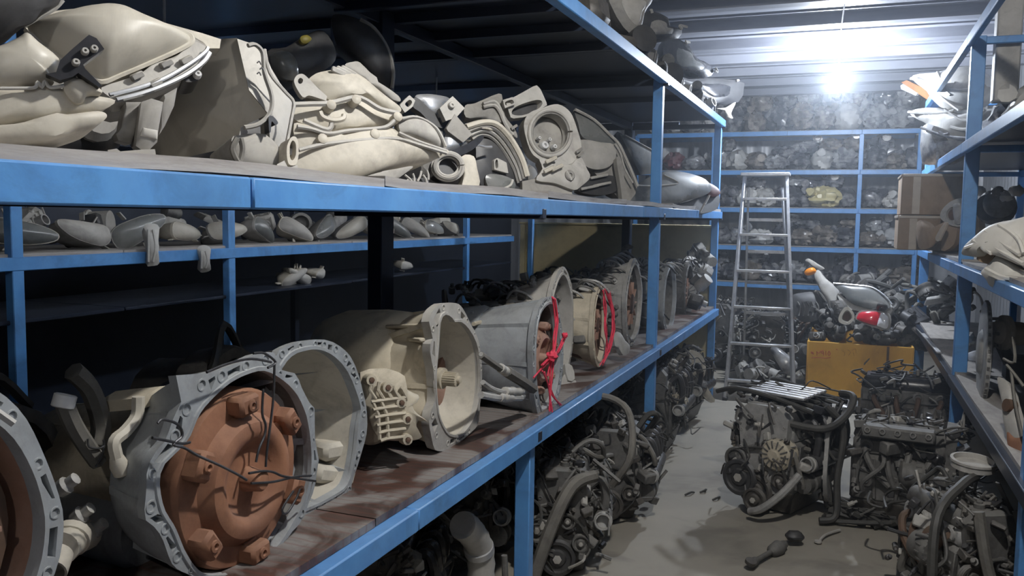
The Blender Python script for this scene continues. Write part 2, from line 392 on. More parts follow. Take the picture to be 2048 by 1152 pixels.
for a, b in ((-.6, 1.9), (1.9, 4.4), (4.4, 7.7)): rackbox(rk, 'shelf_sheet', ((XF - 4.66) / 2 - .02, (a + b) / 2, 2.468), (3.55, b - a - .004, .012), bluedark, 'dark underside sheet of the top shelf')
for py in (75, 34, 114, 176, 215):
    y = onZ(900, py, 2.44).y
    MB().loft([[V((x, y + a, 2.462 + b)) for a, b in ((-.03, 0), (-.02, -.035), (.02, -.035), (.03, 0))] for x in (-4.64, XF - .04)]).build('joist', bluedark, rk, True)
# blue rack across the second aisle, seen between the shelves
r2 = emp('shelf_rack', 'blue rack beyond the left rack, seen through the gap above the gearboxes', 'rack', (-3.9, 4.6, 0))
X2 = -3.5
for y in (2.77, 4.21, 5.9, 7.68): rackbox(r2, 'post', (X2, y, 1.2), (.05, .06, 2.4))
for z in (1.35, 2.0): rackbox(r2, 'beam', (X2 + .004, 5.1, z), (.05, 7.6, .062))
for z in (1.385, 2.035):
    for a, b in ((1.3, 3.4), (3.4, 5.6), (5.6, 8.9)): rackbox(r2, 'shelf_board', (X2 - .38, (a + b) / 2, z), (.76, b - a - .004, .02), ply)
for a, b in ((1.3, 3.4), (3.4, 5.6), (5.6, 8.9)): rackbox(r2, 'shelf_board', (X2 - .38, (a + b) / 2, 1.085), (.76, b - a - .004, .02), bluedark, 'lower shelf board darkened to read as shade')  # near-black board colour stands in for the shade down there
for y in (2.77, 5.9): rackbox(r2, 'rear_post', (X2 - .74, y, 1.2), (.05, .06, 2.4), bluedark)
for x in (XR, X2 - .3): MB().box((x, 7.74, 2.43), (.9 if x > -3 else 1.6, .05, .06), None, .004).build('end_beam', bluedark, rk, True)
# rack on the back wall
r3 = emp('shelf_rack', 'blue rack along the back wall with plastic wrapped parts on five shelves', 'rack', (-.9, 11.4, 0))
ZB = [.79, 1.25, 1.72, 2.18, 2.65]
for x in (-2.6, -1.62, .09, .72): rackbox(r3, 'post', (x, 11, 1.33), (.05, .05, 2.66))
for x in (-2.6, .09, .72): rackbox(r3, 'rear_post', (x, 11.66, 1.33), (.05, .05, 2.66), bluedark)
for z in ZB:
    for a, b in ((-2.6, -.75), (-.75, .09), (.09, .72)): rackbox(r3, 'beam', ((a + b) / 2, 10.985, z), (b - a - .002, .04, .055))
    rackbox(r3, 'rear_beam', (-.94, 11.66, z), (3.3, .04, .05))
    for a, b in ((-2.6, -1.3), (-1.3, .09), (.09, .72)): rackbox(r3, 'shelf_board', ((a + b) / 2, 11.34, z + .033), (b - a - .004, .62, .012), ply)
# rack on the right side of the aisle
r4 = emp('shelf_rack', 'blue rack on the right side of the aisle with boxes and white bags', 'rack', (.95, 5.5, 0))
XQ = .6
for y in (-.6, 1.2, 3.4, 5.6, 8.5): rackbox(r4, 'post', (XQ + .04, y, 1.33), (.075, .06, 2.66))
for y in (-.6, 1.2, 3.4, 5.6, 8.5): rackbox(r4, 'rear_post', (1.36, y, 1.33), (.05, .06, 2.66))
for z in (.68, 1.335, 2.03, 2.64):
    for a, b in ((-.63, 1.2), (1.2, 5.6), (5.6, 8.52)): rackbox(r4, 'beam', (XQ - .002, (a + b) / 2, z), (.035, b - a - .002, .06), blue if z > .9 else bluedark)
    rackbox(r4, 'rear_beam', (1.36, 3.95, z), (.04, 9.1, .05))
    for y in (3.4, 5.6, 8.48): rackbox(r4, 'cross_bar', (.98, y, z - .005), (.74, .04, .04))
boards(r4, XQ + .012, 1.4, [-.6, 1.2, 3.3, 5.5, 8.5], .725, .02, ply)
boards(r4, XQ + .012, 1.4, [-.6, 1.2, 3.3, 5.5, 8.5], 1.385, .018, ply)
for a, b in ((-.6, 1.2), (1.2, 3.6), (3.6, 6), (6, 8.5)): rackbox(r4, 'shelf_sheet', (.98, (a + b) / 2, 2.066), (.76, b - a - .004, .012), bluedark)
# cream panel closing the far end of the left racks
cp = emp('end_panel', 'cream painted panel standing behind the far end of the left rack', 'panel', (-2.05, 7.85, 0))
rackbox(cp, 'sheet', (-2.05, 7.86, .78), (1.86, .03, 1.5), creamp)
rackbox(cp, 'top_cap', (-2.05, 7.85, 1.535), (1.9, .07, .02), creamp)
rackbox(cp, 'side_cap', (-1.125, 7.85, .77), (.05, .08, 1.5), creamp)
rackbox(cp, 'side_cap', (-2.96, 7.85, .77), (.05, .08, 1.5), creamp)
tag(MB().box((-2.86, 7.78, .8), (.05, .05, 1.6), None, .004).build('steel_post', blue), 'slim blue post in front of the left end of the cream panel', 'post')
# ------------------------------------------------------------------ bulbs
def bulb(loc, label, cable, m):
    t = emp('hanging_bulb', label, 'lamp', loc); z = V(loc)
    MB().lathe([(.0, -.075), (.022, -.07), (.04, -.045), (.042, -.02), (.03, .01), (.018, .03)], z, (0, 0, 1), 12).build('bulb', m, t, True)
    MB().lathe([(.019, .028), (.022, .03), (.022, .075), (.008, .085)], z, (0, 0, 1), 14).build('socket', whitep, t, True)
    MB().tube(cr(cable, 5, False), .006, 6).build('cable', whitep, t, True)
bulb(tuple(BULB), 'bright bare bulb hanging on a cable under the roof', [BULB + V((0, 0, .08)), BULB + V((0, -.35, .16)), V((-.12, 7.0, 3.08)), V((-.08, 6.2, 3.2))], lampm[0])
bulb(tuple(KEY + V((0, 0, .09))), 'bare bulb over the near end of the aisle', [KEY + V((0, 0, .17)), KEY + V((0, 0, .4)), KEY + V((0, 0, .58))], lampm[1])
bulb(tuple(FILL + V((0, 0, .09))), 'unseen bulb added behind the camera as frontal fill light', [FILL + V((0, 0, .17)), FILL + V((0, 0, .3)), FILL + V((0, 0, .45))], lampm[3])
sl = emp('strip_lamp', 'unseen strip lamp in the second aisle, trough added to aim its light', 'lamp', (-2.45, 4.9, 2.05))  # lamp inferred; strip and trough form made up to confine its light
tr = [V((math.cos(a), 0, math.sin(a))) for a in [math.radians(d) for d in range(-140, 156, 15)]]
for nm, r0 in (('reflector', .09),):
    mb = MB(); rg = [[V((-2.45, y, 2.05)) + v * k for v in tr] for y, k in ((2.2, r0), (7.6, r0), (7.6, r0 + .006), (2.2, r0 + .006), (2.2, r0))]
    mb.loft(rg, False, False, closed=False)
    mb.loft([[V((-2.45, y, 2.05)) + v * r0 for v in tr] for y in (2.2, 2.204)]); mb.loft([[V((-2.45, y, 2.05)) + v * r0 for v in tr] for y in (7.596, 7.6)]); mb.build(nm, whitep, sl, True)
MB().tube([(-2.45, 2.3, 2.06), (-2.45, 7.5, 2.06)], .02, 8).build('tube', lampm[2], sl, True)
for y in (2.6, 4.9, 7.2): MB().tube([(-2.45, y, 2.14), (-2.45, y, 2.46)], .006, 6).build('hanger', whitep, sl, True)
# ------------------------------------------------------------------ ladder
lt = emp('step_ladder', 'aluminium step ladder standing open behind the middle engine', 'ladder', (-.66, 7.6, 0))
LA, LB = onZ(1450, 800, 0), onZ(1590, 802, 0); LB = V((LB.x, LA.y + .05, 0))
TA, TB = onY(1490, 352, LA.y + .42), onY(1572, 352, LA.y + .42)
for a, b in ((LA, TA), (LB, TB)): MB().bar(a, b, .028, .055, .004).build('rail', ladm, lt, True)
RA, RB = V((LA.x + .05, LA.y + .95, 0)), V((LB.x - .05, LA.y + .95, 0))
for a, b in ((RA, TA + V((.03, .05, -.1))), (RB, TB + V((-.03, .05, -.1)))): MB().bar(a, b, .02, .04, .003).build('rear_rail', ladm, lt, True)
for k in range(6):
    f = (k + .55) / 6.2; MB().bar(LA.lerp(TA, f), LB.lerp(TB, f), .07, .022, .003).build('step', ladm, lt, True)
    f2 = (k + .4) / 6.4; a2, b2 = TA + V((.03, .05, -.1)), TB + V((-.03, .05, -.1)); MB().bar(RA.lerp(a2, f2), RB.lerp(b2, f2), .018, .03, .002).build('brace', ladm, lt, True)
MB().box((TA + TB) / 2 + V((0, .03, .015)), (abs(TB.x - TA.x) + .07, .16, .03), None, .005).build('top_plate', ladm, lt, True)
for p in (LA, LB, RA, RB): MB().box(p + V((0, 0, .015)), (.045, .06, .03), None, .004).build('foot', dplast, lt, True)
# ------------------------------------------------------------------ gearboxes on the lower shelf
def sc_ring(ring, c, k, dx): return [V((p.x + dx, c.y + (p.y - c.y) * k, c.z + (p.z - c.z) * k)) for p in ring]
def bolt_boss(mb, o, r, ax, d=.02, n=10):
    mb.lathe([(r * .45, -d), (r * .45, .001), (r * .55, .004), (r, .003), (r * 1.08, -.004), (r * 1.08, -d * 1.6)], o, ax, n)
def bell(t, X, outer, inner, c, depth, k1, m, mi=None, bosses=14, rb=.014, thick=.022, inside='open', lug=0, N=72, cdz=0, shell=True, mw=None):
    """bell housing with its face in the plane x = X. outer / inner: outlines in that plane as (y, z); c: centre (y, z)."""
    A = [V((X, y, z)) for y, z in polar(outer, c, N)]; B = [V((X, y, z)) for y, z in polar(inner, c, N)]
    C = V((X, c[0], c[1]))
    fl = MB(); Ab = sc_ring(A, C, .985, -thick); Bb = sc_ring(B, C, .99, -thick)
    fl.loft([A, B, Bb, Ab, A], False, False)
    ct, bos = MB(), []; step = N / bosses; x = V((1, 0, 0))
    for i in range(bosses):                                    # bolt holes, and cast pockets between them
        k = int(i * step + .5) % N; w = (A[k] - B[k]).length
        p = A[k].lerp(B[k], .4 if w > 2.4 * rb else .5); r = min(rb, max(.005, w * .42)) * .62
        ct.lathe([(r, -thick * 2), (r, .02)], p, x, 10)
        bo = MB(); bos.append(bo); bo.lathe([(r * 1.02, -.002), (r * 1.02, .0016), (r * 1.36, .0016), (r * 1.45, -.002), (r * 1.02, -.002)], p, x, 12)
        k0, k1_ = int((i + .3) * step + .5) % N, int((i + .72) * step + .5) % N
        if w > .026 and i % 3 != 1:
            q = [A[k0].lerp(B[k0], .24), A[k1_].lerp(B[k1_], .3), B[k1_].lerp(A[k1_], .26), B[k0].lerp(A[k0], .34 if i % 2 else .6)]
            ct.loft([[v + V((.02, 0, 0)) for v in q], [v - V((thick * .85, 0, 0)) for v in q]])
    fo = fl.build('flange', m); cut(fo, ct); fo.data.transform(Matrix.Translation(-t.location)); fo.parent = t
    for bo in bos: bo.build('bolt_boss', m, t, True)
    ri = MB()                                                  # raised inner lip and radial webs between the bosses
    B2 = sc_ring(B, C, 1.035, .004); B1 = sc_ring(B, C, .995, .004)
    ri.loft([sc_ring(B, C, 1.05, -.004), B2, B1, sc_ring(B, C, .99, -.006)], False, False)
    ri.build('inner_lip', m, t, True)
    if shell:
        sh = MB(); Cc = C + V((0, 0, cdz)); R = [sc_ring(A, C, .93, -thick * .9)]
        for q in (.15, .4, .7, 1): 
            kk = .93 + (k1 - .93) * q ** 1.3; g = sc_ring(A, C, kk, -thick - (depth - thick) * q)
            circ = [V((p.x, Cc.y + math.cos(2 * PI * i / N) * (kk * rad_mean(A, C)), Cc.z + math.sin(2 * PI * i / N) * (kk * rad_mean(A, C)))) for i, p in enumerate(g)]
            R.append([a.lerp(b, q ** .8) for a, b in zip(g, circ)])
        sh.loft(R, False, True)
        for i in range(0, N, 9):                                # casting ribs along the cone
            sh.bar(R[0][i], R[-1][i].lerp(R[-2][i], .3), .012, .016)
        sh.build('bell_casting', mw or m, t, True)
    iw = MB(); R = [sc_ring(B, C, 1., -.004), sc_ring(B, C, .97, -depth * .35), sc_ring(B, C, .86, -depth * .7), sc_ring(B, C, .66, -depth * .92), sc_ring(B, C, .3, -depth * .96)]
    iw.loft(R, False, True); iw.build('bell_interior', mi or m, t, True)
    return A, B, C
def rad_mean(A, C): return sum((p - C).length for p in A) / len(A)
def pxring(pts, X, k=3):
    return [(p.y, p.z) for p in (onX(q.x, q.y, X) for q in cr([(x, y, 0) for x, y in pts], k))]
def crop(pts, ox, oy, s): return [(ox + x / s, oy + y / s) for x, y in pts]
def body(t, m, C, x0, segs, dz=0, dy=0, n=26, name='gear_case', ribs=0):
    mb = MB(); mb.lathe([(r, -d) for d, r in segs], V((x0, C.y + dy, C.z + dz)), (1, 0, 0), n)
    if ribs:
        d0, r0 = segs[1]; d1, r1 = segs[-2]
        for i in range(ribs):
            a = 2 * PI * i / ribs; u = V((0, math.cos(a), math.sin(a))); o = V((x0, C.y + dy, C.z + dz))
            mb.bar(o + u * r0 - V((d0, 0, 0)), o + u * r1 - V((d1, 0, 0)), .012, .014)
    return mb.build(name, m, t, True)
def converter(t, C, X, r, m, lugs=6, a0=.2, name='torque_converter'):
    x = V((1, 0, 0)); o = V((X, C.y, C.z))
    p = MB().lathe([(r * .97, -.09), (r, -.06), (r, -.012), (r * .97, .0), (r * .86, .004), (r * .74, .006), (r * .70, .016), (r * .64, .034), (r * .55, .04), (r * .46, .034), (r * .40, .018), (r * .3, .012), (r * .16, .016), (.001, .018)], o, x, 48).build(name, m, t, True)
    MB().lathe([(r * .15, .012), (r * .13, .03), (r * .115, .055), (r * .09, .06), (.001, .061)], o, x, 18).build('pilot_hub', m, p); p.children[0].location = -t.location
    for i in range(lugs):
        a = a0 + 2 * PI * i / lugs; u = V((0, math.cos(a), math.sin(a))); w = V((0, -math.sin(a), math.cos(a))); q = o + u * r * .86
        R = Matrix((x, u, w)).transposed(); mb = MB(); mb.box(q + x * .018, (.05, r * .22, r * .32), R, .008); bolt_boss(mb, q + x * .044, r * .066, x, .012)
        mb.box(q - u * r * .1 + x * .006, (.02, r * .12, r * .2), R, .006)
        k = mb.build('lug', m, p); k.location = -t.location
    return p
def tubes(t, name, m, paths, r, w=True, label=None):
    mb = MB()
    for p in paths: mb.tube(cr(p, 4, False), r, 7)
    o = mb.build(name, m, t, w)
    if label: o['label'] = label
    return o
def gthing(label, c, X, group=None): return emp('gearbox', label, 'gearbox', (X - .25, c[0], .833), group)
# front gearbox with the rust brown torque converter
X = -1.2
o5 = lambda pts: crop(pts, 280, 640, 2.25)
out1 = pxring(o5([(150, 250), (300, 240), (450, 188), (520, 152), (612, 148), (630, 222), (700, 240), (722, 292), (760, 368), (785, 398), (786, 470), (790, 560), (806, 620), (796, 680), (786, 760), (748, 850), (735, 900), (690, 945), (640, 1020), (575, 1118), (550, 1160), (470, 1200), (330, 1205), (235, 1150), (150, 1110), (108, 1000), (70, 935), (24, 900), (20, 850), (30, 760), (30, 690), (60, 600), (100, 570), (130, 500), (150, 440), (190, 360), (205, 300)]), X, 2)
in1 = pxring(o5([(560, 225), (640, 270), (700, 330), (745, 430), (765, 560), (765, 680), (740, 800), (690, 900), (620, 1010), (520, 1100), (420, 1140), (300, 1150), (240, 1110), (190, 1030), (150, 930), (100, 850), (80, 740), (92, 660), (140, 610), (215, 530), (255, 430), (320, 350), (400, 280), (480, 240)]), X, 2)
c1 = onX(470, 945, X); c1 = (c1.y, c1.z)
g = gthing('big gearbox nearest the camera with rust brown torque converter held by tie wire', c1, X)
A, B, C = bell(g, X, out1, in1, c1, .16, .7, alug, alud, 22, .0155)
cc = onX(492, 957, X); converter(g, cc, X - .012, .196, rust, 6, .62)
body(g, aluc, C, X - .15, [(0, .14), (.02, .15), (.25, .13), (.4, .1), (.42, .09)], -.02, .04, ribs=8)
body(g, alug, C, X - .2, [(0, .08), (.02, .09), (.2, .08), (.22, .07)], -.14, -.04, name='side_cover')
tubes(g, 'tie_wire', steelw, [[onX(*q, X + .05) for q in o5(p)] for p in ([(55, 530), (130, 545), (190, 556), (225, 550)], [(80, 465), (105, 448), (170, 470), (190, 520), (150, 560), (200, 575), (260, 610), (350, 650), (430, 690), (480, 720)], [(490, 690), (555, 680), (600, 685), (640, 702), (700, 712), (790, 725)], [(500, 735), (600, 728), (700, 705), (770, 700)], [(605, 200), (600, 350), (585, 480), (570, 600), (566, 660)], [(555, 310), (550, 420), (565, 470), (560, 520), (535, 580), (522, 640)], [(510, 150), (560, 150), (610, 190), (575, 215)], [(300, 235), (400, 195), (500, 175), (590, 190)], [(720, 760), (700, 810), (660, 870), (640, 850), (690, 770)])], .0028)
o4 = lambda pts: crop(pts, 0, 640, 2.25)
tubes(g, 'cooler_hose', rubber, [[onX(*q, -1.36) for q in o4([(288, 370), (330, 470), (385, 560), (442, 640)])]], .0175)
tubes(g, 'cooler_hose', rubber, [[onX(*q, -1.4) for q in o4([(330, 230), (400, 300), (440, 400), (455, 480), (442, 560)])]], .02)
tubes(g, 'breather_hose', cream, [[onX(*q, -1.3) for q in o4([(622, 345), (615, 430), (565, 500), (515, 545), (520, 600), (535, 655)])]], .0125, label='cream dusted hose with rounded tip')
MB().lathe([(.018, -.012), (.021, -.01), (.021, .012), (.017, .014)], onX(128, 803, -1.36), (.1, .3, 1), 14).build('hose_end', whitep, g, True)['label'] = 'white hose end'
MB().lathe([(.001, -.02), (.013, -.018), (.018, 0), (.015, .02), (.001, .024)], onX(238, 930, -1.3), (.05, .3, -1), 14).build('hose_tip', cream, g, True)
tubes(g, 'hose_clip', steelw, [[onX(*q, -1.34) for q in o4([(395, 535), (400, 570), (440, 578), (468, 565), (465, 540)])], [onX(*q, -1.34) for q in o4([(470, 565), (455, 620), (430, 660)])]], .002)
for q in ((300, 742), (370, 873), (430, 940)):                  # cast fittings on the side
    p = onX(*o4([q])[0], -1.36); MB().lathe([(.008, -.02), (.016, -.018), (.018, 0), (.012, .006), (.012, .022), (.004, .024)], p, (.5, .2, .4), 10).build('fitting', alu, g, True)
mb = MB(); top = o4([(640, 350), (720, 300), (800, 290), (830, 300), (830, 340), (700, 380), (640, 400)])
mb.loft([[onX(x, y, -1.3) for x, y in top], [onX(x, y, -1.3) + V((-.12, 0, -.02)) for x, y in top]]); mb.build('casting_web', aluc, g, True)
# open bell standing right behind it
X = -1.26
out2 = pxring(o5([(600, 190), (630, 132), (720, 95), (830, 88), (900, 118), (950, 168), (985, 250), (1005, 330), (1020, 400), (1022, 500), (1002, 580), (978, 660), (950, 745), (955, 775), (870, 822), (745, 885), (660, 860), (590, 760), (560, 620), (550, 450), (565, 300)]), X, 2)
in2 = pxring(o5([(660, 175), (720, 140), (800, 130), (870, 162), (930, 230), (972, 330), (990, 400), (978, 470), (970, 560), (958, 640), (935, 730), (890, 775), (740, 850), (680, 820), (620, 730), (590, 600), (580, 450), (600, 290)]), X, 2)
c2 = onX(640, 862, X); c2 = (c2.y, c2.z)
g = gthing('empty open bell housing standing right behind the rust brown converter gearbox', c2, X)
A, B, C = bell(g, X, out2, in2, c2, .27, .6, alug, cream, 26, .0125)
body(g, alud, C, X - .26, [(0, .13), (.02, .14), (.22, .1), (.24, .09)], 0)
for a, b in (((790, 590), (945, 560)), ((760, 680), (930, 700))):                                                       # step cast across the inside
    p, q = onX(*o5([a])[0], X - .1), onX(*o5([b])[0], X - .06); MB().bar(p, q, .09, .05, .012).build('inner_step', cream, g, True)
tubes(g, 'inner_rib', alud, [[onX(*q, X - .18) for q in o5(p)] for p in ([(700, 250), (860, 245)], [(700, 380), (950, 370)])], .006)
# cream gearbox with big barrel and splined shaft
X = -1.2
o6 = lambda pts: crop(pts, 680, 560, 3.2)
out3 = pxring(o6([(590, 200), (640, 155), (668, 146), (755, 150), (800, 205), (840, 290), (870, 340), (895, 420), (902, 500), (910, 560), (906, 700), (896, 800), (886, 920), (850, 965), (790, 1020), (720, 1066), (660, 1095), (606, 1085), (585, 1000), (570, 920), (578, 850), (604, 800), (608, 700), (596, 560), (578, 480), (578, 410), (592, 380), (604, 330), (580, 310), (570, 260)]), X, 2)
in3 = pxring(o6([(640, 250), (672, 218), (712, 240), (720, 268), (770, 266), (820, 312), (868, 400), (886, 500), (892, 640), (878, 790), (848, 890), (800, 965), (760, 995), (700, 985), (660, 935), (628, 850), (614, 700), (612, 600), (625, 450), (632, 340)]), X, 2)
c3 = onX(*o6([(755, 630)])[0], X); c3 = (c3.y, c3.z)
g = gthing('cream dusted gearbox with large smooth barrel and splined shaft in its open bell', c3, X)
A, B, C = bell(g, X, out3, in3, c3, .2, .88, lplast, cream, 16, .012, .03, mw=aluc, cdz=.0)
s0 = onX(*o6([(665, 630)])[0], X - .05)
MB().lathe([(.03, -.12), (.03, -.02), (.036, -.018), (.036, 0), (.022, .002), (.022, .05), (.012, .052), (.012, .062), (.001, .063)], s0, (1, 0, 0), 22).build('output_shaft', aluc, g, True)
sp = MB()
for k in range(20):
    a = 2 * PI * k / 20; u = V((0, math.cos(a), math.sin(a))) * .0225; sp.bar(s0 + u + V((.004, 0, 0)), s0 + u + V((.05, 0, 0)), .0035, .0035)
sp.build('spline', aluc, g, True)
d0 = onX(*o6([(725, 640)])[0], X - .13); MB().lathe([(.13, -.02), (.135, 0), (.12, .006), (.06, .012), (.055, .03), (.02, .032)], d0, (1, 0, 0), 32).build('clutch_plate', rustp, g, True)['label'] = 'pinkish rust disc at the back of the bell'
tubes(g, 'bearing_ring', rustd, [[d0 + V((.03, math.cos(a) * .1, math.sin(a) * .1)) for a in [k * .2 for k in range(-10, 12)]]], .008)
cb = V((X, C.y + .0, C.z + .03))
body(g, aluc, cb, X - .15, [(0, .17), (.02, .185), (.12, .19), (.26, .18), (.34, .15), (.38, .09), (.39, .04)], .0, -.02, 40, 'barrel_case')
for (a, b, w) in (((340, 365), (530, 385), .02), ((415, 435), (600, 440), .02), ((300, 300), (560, 290), .02)):
    MB().bar(onX(*o6([a])[0], X - .2), onX(*o6([b])[0], X - .02), w, .014, .004).build('casting_web', aluc, g, True)
# ribbed lower case at the left
pl = PL(onX(*o6([(320, 800)])[0], X - .06), (.75, -.62, .1))
lo = o6([(130, 590), (260, 565), (330, 575), (415, 615), (430, 700), (500, 735), (500, 770), (440, 800), (500, 860), (560, 905), (500, 900), (490, 960), (525, 1005), (450, 1030), (300, 1025), (240, 1000), (190, 900), (150, 720)])
MB().panel(lo, pl, 0, .2, .03, .7, 2).build('ribbed_case', aluc, g, True)
mb = MB()
for i in range(6):
    y0 = 770 + i * 50; mb.tube([pl(*q, .034) for q in o6([(200 + i * 12, y0 + 10), (300, y0 - 4), (420, y0 - 18)])], .0055, 6)
for x0 in (235, 290): mb.tube([pl(*q, .032) for q in o6([(x0 - 30, 770), (x0 + 10, 860), (x0 + 20, 1020)])], .006, 6)
for i in range(5):
    mb.tube([pl(*q, .034) for q in o6([(205 + i * 45, 640 + i * 12), (190 + i * 52, 700), (230 + i * 50, 760)])], .005, 6)
mb.build('cooling_rib', aluc, g, True)
for q in ((200, 640), (305, 688), (392, 785), (432, 890), (432, 1022)):
    mb = MB(); bolt_boss(mb, pl(*o6([q])[0], .036), .016, pl.n, .02); mb.build('bolt_boss', aluc, g, True)
    MB().lathe([(.0085, -.002), (.0085, .009), (.004, .01)], pl(*o6([q])[0], .034), pl.n, 6).build('bolt', rustd, g, True)
MB().lathe([(.05, 0), (.055, .01), (.055, .03), (.04, .035), (.04, .06), (.02, .062)], onX(*o6([(200, 930)])[0], X - .16), (.5, -.8, 0), 22).build('output_flange', aluc, g, True)
# grey gearbox tied with red string
X = -1.1
o7 = lambda pts: crop(pts, 940, 440, 2.742)
out4 = pxring(o7([(395, 450), (425, 422), (470, 424), (482, 470), (500, 560), (512, 680), (510, 800), (496, 930), (470, 1010), (430, 1070), (386, 1108), (366, 1040), (352, 960), (346, 850), (342, 720), (350, 590), (372, 500)]), X, 2)
in4 = pxring(o7([(405, 480), (440, 455), (466, 490), (480, 570), (490, 690), (488, 800), (476, 910), (450, 990), (415, 1030), (390, 1040), (372, 960), (360, 850), (358, 720), (366, 600), (382, 520)]), X, 2)
c4 = onX(*o7([(428, 760)])[0], X); c4 = (c4.y, c4.z)
g = gthing('grey gearbox with hydraulic hoses and red string tied across its face', c4, X)
A, B, C = bell(g, X, out4, in4, c4, .3, .8, alug, alud, 20, .011)
converter(g, C, X - .05, .15, rustp, 6, .3)
body(g, alug, C, X - .26, [(0, .17), (.03, .18), (.2, .15), (.22, .13)], .02, ribs=6)
body(g, aluc, C, X - .45, [(0, .11), (.02, .12), (.2, .1), (.22, .07)], .03, name='tail_case', ribs=6)
tubes(g, 'cooler_pipe', aluc, [[onX(*q, -1.35) for q in o7([(20, 570), (110, 545), (160, 500), (200, 470), (240, 465)])]], .009)
for p, r, m in (([(60, 740), (130, 790), (200, 835), (260, 860), (330, 900), (345, 920)], .012, rubber), ([(200, 830), (280, 880), (345, 925)], .02, rubber), ([(70, 890), (130, 930), (200, 945), (290, 940)], .009, alu), ([(60, 960), (150, 975), (280, 975)], .012, alu), ([(60, 735), (140, 800), (190, 830)], .008, alu)):
    tubes(g, 'hydraulic_hose', m, [[onX(*q, X + .02) for q in o7(p)]], r)
for a, b in (((165, 810), (220, 848)), ((190, 940), (270, 942)), ((160, 972), (225, 975))):
    p, q = onX(*o7([a])[0], X + .02), onX(*o7([b])[0], X + .02); L_ = (q - p).length
    MB().lathe([(.011, 0), (.016, .002), (.016, L_ * .25), (.013, L_ * .3), (.017, L_ * .4), (.017, L_ * .6), (.013, L_ * .65), (.015, L_), (.01, L_ + .002)], p, q - p, 12).build('crimp_fitting', lplast, g, True)
def strings(t, X, cps, rng, n, r=.0032):
    ps = []
    for _ in range(n):
        for cp in cps: ps.append([onX(x + rng.uniform(-9, 9), y + rng.uniform(-5, 5), X + rng.uniform(0, .012)) for x, y in o7(cp)] if False else [onX(*o7([(x + rng.uniform(-9, 9), y + rng.uniform(-5, 5))])[0], X + rng.uniform(0, .012)) for x, y in cp])
    return tubes(t, 'red_string', redstr, ps, r, label='red string')
rs = random.Random(4)
strings(g, X + .015, [[(455, 425), (470, 520), (462, 640), (455, 740), (430, 860)], [(460, 430), (474, 560), (458, 760), (440, 900), (430, 1050)], [(400, 800), (450, 740), (480, 720), (520, 640)], [(350, 860), (420, 790), (460, 760), (500, 680), (525, 630)], [(440, 900), (460, 960), (492, 1015)], [(405, 830), (430, 920), (445, 1050)]], rs, 2)
strings(g, X - .1, [[(322, 510), (305, 600), (280, 680), (262, 740), (272, 830), (290, 860)]], rs, 1, .004)
MB().blob(onX(*o7([(452, 745)])[0], X + .03), (.02, .025, .02), 3, .5).build('string_knot', redstr, g, True)
MB().blob(onX(*o7([(520, 632)])[0], X + .03), (.012, .014, .012), 5, .5).build('string_knot', redstr, g, True)
# generic gearbox further along
def gearbox(px, py, X, ry, rz, label, m, mi, rng, inside='open', depth=.26, k1=.65, tail=.4, bosses=16, peak=0., yaw=0, mt=None):
    o = onX(px, py, X); c = (o.y, o.z); N = 44
    ph = rng.random() * 6
    def f(R1, R2, amp): return [(c[0] + math.cos(a) * R1 * (1 + amp * math.sin(5 * a + ph)) , c[1] + math.sin(a) * R2 * (1 + amp * math.cos(3 * a + ph) + (peak * max(0, math.sin(a)) ** 6))) for a in [2 * PI * i / N for i in range(N)]]
    g = gthing(label, c, X)
    A, B, C = bell(g, X, f(ry, rz, .035), f(ry * .86, rz * .86, .015), c, depth, k1, m, mi, bosses, .012, N=60)
    body(g, mt or m, C, X - depth + .01, [(0, ry * .6), (.02, ry * .66), (tail * .5, ry * .56), (tail, ry * .4), (tail + .02, ry * .3)], 0, 0, 24, ribs=7)
    rngb = [rng.uniform(-.5, .5) for _ in range(6)]
    for k in range(4):
        p = V((X - depth - .05 - k * .07, C.y + ry * .5 * math.cos(k * 1.7 + ph), C.z + rz * .55 * math.sin(k * 1.7 + ph)))
        MB().box(p, (.07, .07, .05), Euler((rngb[k], 0, 0)).to_matrix(), .01).build('solenoid_cover', alud if k % 2 else m, g, True)
    MB().box(V((X - depth - tail * .4, C.y, C.z - rz * .66)), (tail * .7, ry * 1.1, .05), None, .012).build('sump_pan', grease, g, True)
    if inside == 'plate':
        q = V((X - .04, C.y, C.z)); MB().lathe([(ry * .72, -.03), (ry * .74, 0), (ry * .6, .006), (ry * .5, .014), (ry * .3, .014), (ry * .26, .03), (.001, .032)], q, (1, 0, 0), 28).build('clutch_cover', rustd, g, True)
        mb = MB()
        for k in range(10): a = k * PI / 5; mb.bar(q + V((.016, math.cos(a) * ry * .28, math.sin(a) * ry * .28)), q + V((.012, math.cos(a) * ry * .6, math.sin(a) * ry * .6)), .03, .008)
        mb.build('spring_finger', rustp, g, True)
    else:
        q = V((X - depth * .9, C.y, C.z)); MB().lathe([(ry * .3, -.01), (ry * .28, .04), (.03, .05), (.025, .14), (.012, .15)], q, (1, 0, 0), 18).build('input_shaft', alud, g, True)
    gb_fittings(g, X, C, ry, rz, depth, tail, rng)
    return g, C
